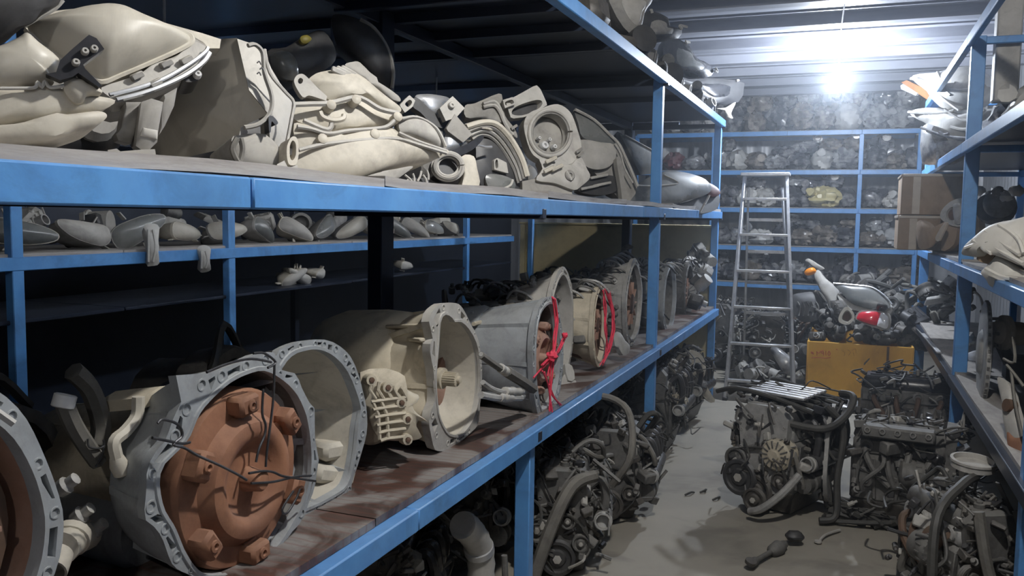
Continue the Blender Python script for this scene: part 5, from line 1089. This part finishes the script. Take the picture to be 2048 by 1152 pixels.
for j in range(104):
    x = BX0 + .1 + (BX1 - BX0 + .16) * rh.random(); y = 8.2 + 1.0 * rh.random(); k = rh.choice(KINDS); cnt[k] = cnt.get(k, 0) + 1
    z = heapz(x, y) * (.72 + .28 * (j / 104.))
    junk(k, 'greasy %s in the heap on the yellow bin' % KN[k], (x, y, z), (rh.uniform(-1, 1), rh.uniform(-1, 1), rh.uniform(-3, 3)), rh.uniform(.075, .13) if k != 'hose' else rh.uniform(.1, .2), 200 + j, rh.choice([grease, grease, grease, alud, dplast, bplast, bplast, alud, alu]) if k != 'hose' else rh.choice([rubberb, rubber]), '%ss heaped on the yellow bin' % KN[k])
for j in range(16):                                            # front row, against the front panel
    k = ['casting', 'hose', 'starter', 'casting', 'throttle'][j % 5]
    junk(k, 'greasy %s in the heap on the yellow bin' % KN[k], (BX0 + .07 + j * (BX1 - BX0 - .12) / 15, 8.22 + .05 * (j % 2), .55 + .05 * (j % 3)), (rh.uniform(-.6, .6), rh.uniform(-.6, .6), rh.uniform(-3, 3)), .08, 260 + j, rh.choice([grease, alud, dplast, grease]) if k != 'hose' else rubberb, '%ss heaped on the yellow bin' % KN[k])
for j in range(16):                                            # spill between the bin and the rack post
    x = .6 + .35 * rh.random(); y = 7.5 + 1.6 * rh.random(); k = rh.choice(KINDS)
    junk(k, 'greasy %s, far right lower shelf' % KN[k], (x + .08, y, .82 + .25 * rh.random()), (rh.uniform(-1, 1), rh.uniform(-1, 1), rh.uniform(-3, 3)), .09, 300 + j, rh.choice([grease, alud, dplast, alu]), '%ss on the far end of the right lower shelf' % KN[k])
pl = PL(onY(1665, 600, 8.5), (-.2, -.9, .3))
t = emp('headlamp', 'grey slanted headlamp shell standing upright in the heap on the yellow bin', 'headlamp', onY(1665, 640, 8.5))
P(t, 'shell', lplast, wr([(800, 160), (830, 140), (880, 200), (930, 240), (975, 300), (960, 420), (930, 420), (870, 330), (810, 220)]), pl, 0, .1, .04, .8)
P(t, 'hood', gplast, wr([(735, 75), (760, 60), (820, 95), (870, 130), (820, 140), (770, 105)]), pl, -.02, .06, .02, .8)
solo(MB().panel(wr([(728, 155), (750, 130), (790, 122), (812, 145), (790, 165), (745, 178)]), PL(onY(1620, 543, 8.45), (-.2, -.9, .2)), 0, .05, .025, .8), 'marker_lamp', amber, 'small amber marker lamp beside the slanted grey headlamp shell', 'lamp', onY(1620, 550, 8.45), w=True)
pl = PL(onY(1745, 640, 8.06), (-.1, -.95, .2))
t = emp('tail_lamp', 'tail lamp with red and white lens in the heap above the yellow bin', 'tail lamp', onY(1745, 655, 8.06))
P(t, 'red_lens', redlens, wr([(1095, 470), (1130, 432), (1262, 440), (1240, 520), (1180, 515), (1105, 488)]), pl, 0, .07, .02, .85)
P(t, 'white_lens', whitelens, wr([(1262, 440), (1300, 455), (1318, 485), (1305, 548), (1255, 535), (1236, 520)]), pl, .002, .07, .02, .85)
P(t, 'housing', gplast, wr([(1085, 480), (1130, 420), (1300, 435), (1335, 480), (1310, 560), (1180, 530)]), pl, -.03, .06, 0, .85)
pl = PL(onY(1740, 590, 8.3), (-.1, -.9, .4))
t = emp('headlamp', 'long clear lensed lamp lying across the heap above the tail lamp', 'headlamp', onY(1740, 610, 8.3))
P(t, 'lens', smoke, wr([(930, 232), (1080, 245), (1200, 265), (1280, 320), (1330, 400), (1200, 410), (1060, 370), (990, 300)]), pl, 0, .04, .03, .9)
P(t, 'housing', lplast, wr([(960, 300), (1060, 360), (1330, 400), (1290, 460), (1080, 420), (1000, 400)]), pl, -.03, .1, .0, .8)
edge(t, 'lens_edge', chrome, wr([(930, 232), (1080, 245), (1200, 262), (1290, 320), (1340, 380)]), pl, .015, .008)
pl = PL(onY(1690, 640, 8.08), (0, -.95, .1))
t = emp('reflector', 'round yellowish reflector bowl in the heap left of the tail lamp', 'reflector', onY(1690, 655, 8.08))
P(t, 'bowl', cream, wr([(965, 480), (985, 430), (1020, 395), (1060, 420), (1080, 470), (1040, 520), (980, 510)]), pl, 0, .07, .0, .7, hole=wr([(990, 480), (1010, 430), (1040, 425), (1062, 470), (1030, 505)]))
P(t, 'back', rustd, wr([(975, 480), (1010, 410), (1070, 450), (1040, 515)]), pl, -.05, .03, 0, .8)
pl = PL(onY(1620, 620, 8.6), (0, -.9, .35))
t = emp('radiator_cowl', 'dark ribbed cowl lying at the left end of the heap', 'cowl', onY(1620, 650, 8.6))
P(t, 'shell', dplast, wr([(640, 330), (700, 300), (800, 295), (850, 350), (870, 450), (780, 500), (680, 480)]), pl, 0, .1, .03, .85)
for k in range(5): edge(t, 'rib', alud, wr([(680 + k * 32, 360), (700 + k * 32, 400), (690 + k * 32, 460)]), pl, .04, .007)
engine('black engine stacked behind the ladder, left of the yellow bin', (-.72, 8.75, 0), .2, .6, .6, .78, 61, dark, nh=10, nw=30)
engine('greasy engine behind the ladder close to the end panel', (-1.15, 9.5, 0), -.3, .6, .7, .8, 62, light, nh=8, nw=30)
engine('greasy engine between the ladder and the yellow bin', (-.28, 9.75, 0), .5, .6, .6, .8, 63, light, nh=8, nw=30)
pl = PL(onY(1560, 730, 8.0), (0, -.9, .3)); t = emp('wrapped_part', 'pale wrapped part hanging in the gap left of the yellow bin', 'bundle', onY(1565, 760, 8.1))
P(t, 'wrap', wrap, wr([(490, 690), (540, 680), (600, 720), (680, 790), (650, 860), (590, 860), (540, 790)]), pl, 0, .1, .04, .8)
for j in range(20):
    k = rh.choice(KINDS); x = -1.0 + .72 * rh.random(); y = 8.05 + .5 * rh.random()
    junk(k, 'greasy %s heaped behind the ladder' % KN[k], (x, y, .08 + .1 * rh.random()), (rh.uniform(-1, 1), rh.uniform(-1, 1), rh.uniform(-3, 3)), .085, 400 + j, rh.choice([grease, alud, dplast, alu, lplast]), '%ss on the floor behind the ladder' % KN[k])
# ------------------------------------------------------------------ wrapped parts on the back rack
rb = random.Random(23)
LV = ['lowest', 'second lowest', 'middle', 'second highest', 'top']
MW = {'grey': wrapd, 'brownish': wrapb, 'clear wrapped': wrap, 'white': wrapw}
for li, z in enumerate(ZB):
    z += .041
    for bay, (x0, x1, sgn) in (('left', (-2.5, .04, -1)), ('right', (.14, .69, 1))):
        xs = []; x = x1 - .12 if bay == 'left' else x0 + .1
        while x0 < x < x1 + .01:
            xs.append(x); x += sgn * rb.uniform(.2, .29)
        for i, x in enumerate(xs):
            col = rb.choices(['grey', 'brownish', 'clear wrapped', 'white'], [5, 4, 3, 1.4])[0]; hz = rb.uniform(.09, .14) if li < 4 else rb.uniform(.13, .19)
            lab = '%s bundle, %s from middle post, %s back shelf, %s bay' % (col, ORD[i], LV[li], bay)
            m_ = MW[col]; tail = True
            if li == 2 and bay == 'left' and abs(x - onY(1660, 375, 11.15).x) < .13:
                lab, m_, hz = 'pale yellow tied bag on the middle back shelf left of the middle post', wrapy, .13
            if li == 3 and bay == 'left' and abs(x - onY(1360, 310, 11.15).x) < .13: lab, m_, tail = 'maroon part on the second highest back shelf beside the left rack', maroon, False
            bundle(lab, (x, 11.24 + (rb.uniform(-.08, .08) if m_ is not wrapy else -.1), z), (rb.uniform(.13, .17) if m_ is not wrapy else .21, .17, hz), 500 + li * 40 + i + (20 if sgn > 0 else 0), m_, None, tail, rz=rb.uniform(-.6, .6))
            if li == 4 or rb.random() < .45:
                bundle('%s on top of %s bundle from middle post, %s back shelf, %s bay' % (rb.choice(['dark bundle', 'small bundle']), ORD[i], LV[li], bay), (x + .08, 11.3, z + hz * 1.75), (.14, .14, rb.uniform(.07, .1) if li < 4 else .13), 700 + li * 40 + i + (20 if sgn > 0 else 0), rb.choice([wrapd, wrapb, wrap, wrapd]), None, rb.random() < .5)
# loose parts heaped among the far gearboxes of the lower left shelf
rj = random.Random(57)
for k in range(22):
    kd = ['casting', 'starter', 'throttle', 'hose', 'casting', 'alternator', 'arm'][k % 7]; y = 5.35 + 2.2 * rj.random()
    junk(kd, 'dark %s heaped behind the far gearboxes' % KN[kd], (-1.5 - .25 * rj.random(), y, .93 + .38 * rj.random() * min(1, (y - 5) / 1.2)), (rj.uniform(-.8, .8), rj.uniform(-.8, .8), rj.uniform(-3, 3)), rj.uniform(.08, .12), 1400 + k, rj.choice([alud, grease, alu, alud]), '%ss behind the far gearboxes' % KN[kd])
for k in range(8):
    kd = ['casting', 'alternator', 'starter', 'casting'][k % 4]
    junk(kd, 'metal %s at the very end of the lower left shelf' % KN[kd], (-1.14 - .1 * (k % 2), 7.0 + .09 * k, .93 + .055 * k), (rj.uniform(-.8, .8), rj.uniform(-.8, .8), rj.uniform(-3, 3)), .095, 1450 + k, rj.choice([alud, alu, grease]), '%ss at the end of the lower left shelf' % KN[kd])
t = emp('pipe_bundle', 'thin bent pipes sticking up behind the gearbox at the middle post', 'pipe', (-1.55, 5.6, .84))
for k in range(5): MB().tube(cr([V((-1.55, 5.3 + k * .12, .9)), V((-1.5, 5.35 + k * .14, 1.25 + .02 * k)), V((-1.45, 5.5 + k * .14, 1.33)), V((-1.4, 5.7 + k * .15, 1.22))], 4, False), .009, 6).build('pipe', alu if k % 2 else alud, t, True)
# ------------------------------------------------------------------ right rack
t = emp('cardboard_box', 'upper cardboard box of the stack at the far end of the right rack', 'box', (.83, 7.15, 1.74))
def cbox(t, c, d):
    c = V(c); MB().box(c + V((0, 0, d[2] / 2)), d, None, .006).build('carton', card, t, True)
    MB().box(c + V((-d[0] * .28, -d[1] / 2 - .002, d[2] / 2)), (.05, .003, d[2] * .96)).build('tape_strip', tape, t, True)
    MB().box(c + V((0, -d[1] / 2 - .004, d[2] - .012)), (d[0] * .98, .01, .02), None, .003).build('flap_edge', tape, t, True)
    MB().box(c + V((-d[0] / 2 - .002, 0, d[2] - .012)), (.01, d[1] * .98, .02), None, .003).build('flap_edge', tape, t, True)
xa = onY(1797, 440, 6.95).x
t.location = (xa + .24, 7.2, 1.655); cbox(t, (xa + .24, 7.2, 1.655), (.46, .5, .3))
t = emp('cardboard_box', 'lower cardboard box of the stack at the far end of the right rack', 'box', (xa + .23, 7.2, 1.396)); cbox(t, (xa + .23, 7.2, 1.396), (.46, .5, .255))
c5 = lambda pts: crop(pts, 1748, 340, 3.84)
pl = PL(onX(1905, 450, .645), (-.75, -.6, .1))
t = emp('cardboard_piece', 'torn cardboard sheet curled beside the cardboard boxes on the right rack', 'cardboard', onX(1900, 490, .645)); P(t, 'sheet', card, c5([(330, 400), (420, 400), (480, 450), (540, 400), (560, 430), (480, 540), (420, 600), (340, 590)]), pl, -.02, .01, .03, 1)
P(t, 'curled_edge', tape, c5([(470, 520), (530, 420), (550, 400), (560, 420), (500, 540)]), pl, .02, .012, .005, 1)
pl = PL(onX(1905, 400, .66), (-.7, -.7, .1))
t = emp('brake_caliper', 'pale corroded brake caliper standing between cardboard and right rack post', 'caliper', onX(1905, 480, .66))
P(t, 'body', lplast, c5([(520, 230), (560, 180), (620, 140), (690, 140), (700, 320), (640, 345), (560, 320), (515, 280)]), pl, 0, .08, .01, .9, hole=c5([(560, 240), (590, 200), (630, 200), (640, 270), (600, 300), (565, 280)]))
P(t, 'piston', alu, c5([(610, 180), (670, 180), (690, 300), (630, 320)]), pl, .02, .05, .01, .9)
P(t, 'hub', rustd, c5([(560, 230), (620, 220), (620, 290), (570, 290)]), pl, -.02, .04, 0, .9)
P(t, 'stand', card, c5([(560, 330), (640, 330), (620, 480), (520, 530)]), pl, -.02, .04, 0, 1)
settle(t, 1.397)
pl = PL(onX(1945, 450, .74), (-.75, -.65, 0))
solo(MB().panel(c5([(700, 400), (740, 330), (800, 330), (808, 480), (760, 520), (705, 540)]), pl, 0, .05, .005, .95), 'cardboard_piece', card, 'upright cardboard flap just right of the right rack post', 'cardboard', onX(1945, 478, .74), w=True)
t = emp('compressor', 'black compressor with ribbed pulley beyond the white sack on the right rack', 'compressor', onX(2000, 470, .8))
p = onX(1985, 415, .8); MB().lathe([(.05, -.1), (.1, -.09), (.105, 0), (.08, .02), (.08, .05)], p, (-.6, -.8, 0), 20).build('body', bplast, t, True)
MB().lathe([(.03, 0)] + [(.075 + .008 * (k % 2), .01 + k * .008) for k in range(12)] + [(.03, .11)], p + V((.02, -.14, .02)), (-.2, -.95, 0), 24).build('ribbed_pulley', alud, t, True)
for k in range(5):
    q = onX(1960 + k * 18, 382 + (k % 2) * 10, .78); MB().blob(q, (.035, .03, .03), k, .4, 3, 6, 9).build('fitting', [alu, lplast, alud][k % 3], t, True)
# white sack hanging over the edge
pl = PL(onX(1990, 505, .585), (-.85, -.5, .25))
t = emp('white_sack', 'big white plastic sack hanging over the edge of the right rack shelf', 'bag', onX(1990, 530, .64))
P(t, 'sack', sackm, c5([(700, 580), (760, 530), (860, 460), (960, 410), (1080, 380), (1300, 350), (1420, 600), (1300, 760), (1140, 740), (1020, 690), (930, 640), (870, 600), (830, 660), (690, 655), (675, 620)]), pl, .0, .12, .06, .8, rings=8)
P(t, 'loose_fold', sackm, c5([(820, 790), (860, 740), (950, 650), (1050, 700), (1160, 770), (1300, 780), (1280, 850), (1120, 850), (1050, 890), (950, 905), (890, 890), (860, 840)]), pl, -.02, .06, .03, .85, rings=6)
for q in ([(700, 600), (850, 560), (1000, 640), (1150, 720)], [(860, 470), (980, 560), (1120, 650)], [(860, 760), (980, 820), (1100, 840)], [(960, 420), (1100, 520), (1150, 640)], [(760, 540), (840, 590), (900, 640)]): edge(t, 'crease', sackm, c5(q), pl, .05, .009)
P(t, 'torn_card', card, c5([(790, 670), (900, 620), (920, 660), (870, 715), (810, 700)]), pl, -.01, .02, 0, 1)
# lower shelf: disc, hub and rusty links
pl = PL(onX(1975, 740, .74), (-.9, -.44, 0))
t = emp('flywheel', 'steel flywheel disc standing on edge on the lower shelf of the right rack', 'flywheel', onX(1972, 800, .76))
p = onX(1968, 705, .68); MB().lathe([(.02, -.03), (.12, -.03), (.13, -.02), (.25, -.012), (.265, -.012), (.265, .008), (.25, .014), (.12, .014), (.1, .03), (.05, .034)], p, (-1, .05, .0), 40).build('disc', alu, t, True)
mb = MB()
for k in range(40): a = 2 * PI * k / 40; u_, w_, x_ = basis((-1, .05, 0)); d = u_ * math.cos(a) + w_ * math.sin(a); mb.bar(p + d * .263, p + d * .272, .012, .014)
mb.build('ring_gear', alud, t, True)
t = emp('hub_carrier', 'beige hub carrier lying against the flywheel on the right lower shelf', 'hub', onX(2010, 720, .76)); p = onX(2003, 665, .75)
MB().lathe([(.02, -.1), (.06, -.1), (.062, -.03), (.09, -.025), (.09, 0), (.06, .006), (.05, .05), (.03, .05), (.03, .0), (.001, 0)], p, (-.9, -.3, .05), 22).build('hub', cream, t, True)
for k in range(4): a = k * PI / 2; MB().lathe([(.008, 0), (.008, .03), (.003, .034)], p + V((-.02, math.cos(a) * .07, math.sin(a) * .07)), (-1, -.3, 0), 8).build('stud', alud, t, True)
MB().bar(p + V((0, .03, -.05)), p + V((.08, .05, -.22)), .06, .05, .01).build('carrier_leg', dplast, t, True)
MB().box(p + V((.1, .05, -.19)), (.14, .16, .14), None, .02).build('foot_block', dplast, t, True)
c6 = lambda pts: crop(pts, 1748, 580, 3.2)
pl = PL(onX(2020, 840, .63), (-.9, -.4, .15))
t = emp('suspension_link', 'rusty suspension arm standing at the near end of the right lower shelf', 'arm', onX(2020, 890, .63))
P(t, 'arm_plate', lplast, c6([(790, 560), (830, 570), (870, 620), (890, 720), (930, 860), (960, 940), (960, 1060), (880, 1000), (840, 900), (830, 760), (800, 640)]), pl, 0, .03, .01, .9)
P(t, 'rusted_end', rust, c6([(850, 900), (900, 940), (960, 960), (990, 1120), (930, 1120), (870, 1080)]), pl, .005, .05, .01, .9)
MB().lathe([(.012, -.02), (.026, -.02), (.026, .014), (.012, .014)], pl(*c6([(866, 740)])[0], .01), pl.n, 16).build('bush', rustd, t, True)
for q in ([(850, 480), (900, 540), (960, 620)], [(880, 520), (900, 700), (950, 940)], [(830, 440), (900, 460), (890, 300)]): edge(t, 'cable', rubber, c6(q), pl, .03, .006)
solo(MB().blob(onX(1940, 678, .72), (.03, .03, .035), 4, .5, 3), 'paper_scrap', wrapw, 'small white crumpled scrap left of the flywheel', 'scrap', onX(1940, 690, .72), w=True)
solo(MB().panel(c6([(590, 410), (660, 385), (690, 395), (680, 430), (610, 450)]), PL(onX(1950, 712, .72), (-.9, -.3, .2)), 0, .03, .01, .9), 'plastic_clip', whitep, 'white plastic clip lying below the crumpled scrap on the right lower shelf', 'clip', onX(1950, 720, .72), w=True)
solo(MB().bar(onX(1826, 645, .6), onX(1878, 705, .58), .03, .012, .003), 'metal_strip', ladm, 'bright bent metal strip leaning on the far corner of the right lower shelf', 'strip', onX(1850, 700, .6), w=True)
for k in range(7):
    kd = ['casting', 'alternator', 'throttle', 'casting', 'starter', 'arm', 'casting'][k]; junk(kd, 'greasy %s behind the white sack on the right rack, %s from the near end' % (KN[kd], ORD[k]), (.95 + .1 * (k % 2), 4.0 + k * .3, 1.396 + .11), (rh.uniform(-.3, .3), rh.uniform(-.3, .3), rh.uniform(-3, 3)), .12, 1300 + k, rh.choice([alud, alu, grease, lplast]))
    junk(kd, 'greasy %s behind the flywheel on the right lower shelf, %s from the near end' % (KN[kd], ORD[k]), (1.05, 3.5 + k * .36, .74 + .13), (rh.uniform(-.3, .3), rh.uniform(-.3, .3), rh.uniform(-3, 3)), .14, 1320 + k, rh.choice([alud, grease, dplast]))
# bagged bumpers on the third shelf
c4_ = lambda pts: crop(pts, 1620, 0, 2.743)
for lab, X, outl, m in (('upper big bag of clear plastic over a bumper on the right rack', .62, [(555, 430), (600, 405), (700, 395), (880, 360), (960, 470), (900, 560), (820, 605), (720, 590), (640, 500)], wrapw), ('lower big bag with pointed folds on the right rack', .6, [(540, 615), (640, 590), (740, 600), (800, 640), (960, 600), (1050, 600), (960, 700), (860, 730), (790, 800), (690, 790), (650, 690), (600, 660)], wrapw), ('clear bag sagging at the far end of the right rack top shelf', .66, [(610, 700), (680, 690), (700, 780), (820, 800), (860, 760), (800, 830), (700, 880), (615, 900)], wrap)):
    pl = PL(onX(1620 + outl[0][0] / 2.743 + 60, outl[0][1] / 2.743 + 30, X), (-.8, -.55, .1)); o = sum((V((*q, 0)) for q in outl), V()) / len(outl); b = onX(*c4_([(o.x, o.y + 60)])[0], X)
    t = emp('plastic_bag', lab, 'bag', b); P(t, 'wrap', m, c4_(outl), pl, 0, .2, .06, .8, rings=7, sm=2)
    for k in range(4):
        q0, q1 = outl[k * 2 % len(outl)], outl[(k * 2 + 4) % len(outl)]; edge(t, 'crease', m, c4_([q0, ((q0[0] * .6 + q1[0] * .4), (q0[1] * .6 + q1[1] * .4) + 14), (q0[0] * .4 + q1[0] * .6, q0[1] * .4 + q1[1] * .6)]), pl, .05, .012)
pl = PL(onX(1835, 180, .55), (-.8, -.55, .1))
t = next(o for o in COL.objects if o.get('label', '').startswith('upper big bag')); P(t, 'bumper_strip', orangep, c4_([(500, 452), (530, 440), (700, 520), (690, 570), (640, 545)]), pl, .03, .03, .005, .95, sm=1)
P(t, 'strip_end', whitep, c4_([(495, 470), (510, 460), (590, 510), (580, 525), (500, 490)]), pl, .035, .03, .005, .95, sm=1)
solo(MB().panel(c4_([(620, 760), (640, 735), (665, 745), (665, 790), (630, 800)]), PL(onX(1855, 275, .58), (-.8, -.55, 0)), 0, .04, .01, .9), 'marker_lamp', amber, 'orange lamp among the bags at the far end of the right rack', 'lamp', onX(1855, 285, .58), w=True)
for k in range(5):
    y = 5.0 + k * .55; bundle('clear bag lying along the third shelf of the right rack, %s from the near end' % ORD[k], (1.02, y, 2.075), (.22, .26, .16), 900 + k, [wrap, wrapw, wrapd, wrap, wrapw][k], None, True)
# ------------------------------------------------------------------ things on top of the left rack
rt = random.Random(31)
c7 = lambda pts: crop(pts, 1240, 0, 2.743)
for lab, nm, cat, X, outl, m, lm in (
    ('grey and black lamp lying on the top shelf nearest the camera', 'headlamp', 'headlamp', -1.16, [(-60, -60), (170, -60), (170, 20), (120, 80), (110, 180), (60, 190), (-20, 90)], gplast, lplast),
    ('black mirror housing on the top shelf above the middle post', 'mirror_housing', 'mirror', -1.12, [(115, 90), (170, 60), (260, 95), (270, 150), (340, 160), (320, 210), (240, 220), (150, 215), (100, 210)], dplast, gplast),
    ('black lamp body on the top shelf just past the middle post', 'headlamp', 'headlamp', -1.1, [(250, 200), (370, 240), (400, 320), (470, 340), (520, 390), (460, 430), (380, 400), (300, 390), (240, 330)], bplast, smoke),
    ('flat black tray lying on the top shelf near its far end', 'air_box', 'air box', -1.03, [(300, 420), (640, 440), (680, 480), (650, 560), (520, 570), (430, 540), (330, 450)], dplast, bplast)):
    pl = PL(onX(*c7([outl[len(outl) // 2]])[0], X), (.75, -.55, .1)); o = sum((V((*q, 0)) for q in outl), V()) / len(outl); b = onX(*c7([(o.x, o.y)])[0], X)
    t = emp(nm, lab, cat, (b.x, b.y, 2.476)); P(t, 'body', m, c7(outl), pl, 0, .14, .04, .8, sm=2)
    P(t, 'lens', lm, c7([(o.x + (q[0] - o.x) * .55 + 12, o.y + (q[1] - o.y) * .55) for q in outl]), pl, .03, .05, .02, .9)
    for k in range(3): q = outl[(k * 3 + 1) % len(outl)]; edge(t, 'tab', lplast, c7([q, (q[0] + rt.uniform(-16, 16), q[1] + rt.uniform(-20, 10)), (q[0] + rt.uniform(-10, 30), q[1] + rt.uniform(-26, 12))]), pl, .02, .01)
P(t, 'torn_flap', cream, c7([(530, 595), (580, 590), (635, 560), (610, 620), (620, 650), (590, 640), (570, 605)]), PL(onX(1455, 222, -1.06), (.6, -.8, 0)), 0, .012, .008, 1, label='pale torn plastic scrap')  # loose scrap sheet, only parented to the tray
for k in range(13):
    y = 4.1 + k * .29; kd = ['casting', 'cover', 'hose', 'starter'][k % 4]; s_ = rt.uniform(.13, .17); fl_ = kd == 'cover'
    junk(kd, 'dark %s on the left rack top shelf, %s from its near end' % (KN[kd], ORD[k]), (-1.22 - rt.uniform(0, .06), y, 2.476 + (s_ * .1 if fl_ else s_ * .62)), (0 if fl_ else rt.uniform(-.3, .3), 0 if fl_ else rt.uniform(-.3, .3), rt.uniform(-3, 3)), s_, 950 + k, rt.choice([dplast, bplast, grease, dplast]))
# ------------------------------------------------------------------ rack beyond the second aisle
rl = random.Random(37); LMS = [creamshell, smoke, lplast, glassm, creamshell]; i = 0
for y in [2.55 + .36 * k for k in range(15)]:
    sz = rl.uniform(.26, .36); hh = rl.uniform(.11, .16)
    headlamp('%s headlamp on the rack past the second aisle, %s from its near end' % (['cream', 'smoky', 'grey', 'clear', 'cream'][i % 5], ORD[i] if i < 14 else 'last'), (X2 - .12, y, 1.40 + hh * .62), (rl.uniform(-.5, .5), rl.uniform(-.5, .1), rl.uniform(-.6, .3)), sz, hh, .2, 60 + i, LMS[i % 5], [lplast, cream, gplast][i % 3]); i += 1
for k in range(12):
    y = 2.7 + k * .47; kd = ['cover', 'casting', 'throttle', 'starter'][k % 4]
    junk(kd, '%s behind headlamps past the second aisle, %s from the near end' % (KN[kd], ORD[k]), (X2 - .42, y, 1.52), (rl.uniform(-.5, .5), rl.uniform(-.5, .5), rl.uniform(-3, 3)), .12, 130 + k, rl.choice([cream, lplast, gplast, alu]))
def hang(label, px, py0, py1, w0, X):
    t = emp('plastic_bag', label, 'bag', onX(px, (py0 + py1) / 2, X)); pl = PL(onX(px, py0, X), (1, -.5, .1))
    P(t, 'bag', wrapw, [(px - w0, py0), (px, py0 - 8), (px + w0, py0), (px + w0 * .7, (py0 + py1) / 2), (px + w0, py1 - 6), (px, py1), (px - w0 * .6, py1 - 3), (px - w0 * .5, (py0 + py1) / 2)], pl, 0, .05, .03, .8, rings=5)
    for q in (-.4, .2): edge(t, 'crease', wrapw, [(px + q * w0, py0 + 4), (px + q * w0 * 1.4 + 3, (py0 + py1) / 2), (px + q * w0, py1 - 8)], pl, .028, .006)
hang('white plastic bag hanging over the far blue beam, left one', 303, 455, 532, 16, X2 + .05)
hang('white plastic bag hanging under the far blue beam with round end, right one', 408, 498, 545, 14, X2 + .05)
for k, (px, py) in enumerate(((600, 545), (640, 520), (590, 560), (815, 520))):
    p = onX(px, py, X2 - .1); p.z = 1.15; headlamp('lamp fragment on the lower shelf of the far rack, %s from the left' % ORD[[1, 2, 0, 3][k]], (p.x, p.y, p.z), (rl.uniform(-1, 1), .2, rl.uniform(-.5, .5)), .24, .09, .14, 170 + k, lplast, cream)
# every thing of a heap is told from its kin by its place in the row, from the left of the picture
grp = {}
for o in COL.objects:
    if o.get('group') and o.get('label'): grp.setdefault((o['label'], o['group']), []).append(o)
for (lab, g_), os_ in grp.items():
    if len(os_) > 1:
        for k, o in enumerate(sorted(os_, key=lambda o: px_of(o.location))): o['label'] = lab + ', ' + (ORD[k] if k < 20 else '%d%s' % (k + 1, {1: 'st', 2: 'nd', 3: 'rd'}.get((k + 1) % 10, 'th'))) + ' from the left'
# ------------------------------------------------------------------ added haze volume imitating lens veil and bulb bloom
def haze():
    m = bpy.data.materials.new('veil haze'); m.use_nodes = True; N, L = m.node_tree.nodes, m.node_tree.links; N.clear()
    o = N.new('ShaderNodeOutputMaterial'); v = N.new('ShaderNodeVolumeScatter'); v.inputs['Color'].default_value = (.8, .88, 1, 1)
    v.inputs['Density'].default_value = 0.027; v.inputs['Anisotropy'].default_value = .45; L.new(v.outputs[0], o.inputs['Volume'])
    h = MB().box((-1.55, 7.6, 1.6), (6.0, 8.4, 3.1)).build('veil_haze', m); h.location = (0, 0, 0); tag(h, 'thin haze volume added to imitate the lens veil over the aisle', 'haze', None, 'stuff')
haze()
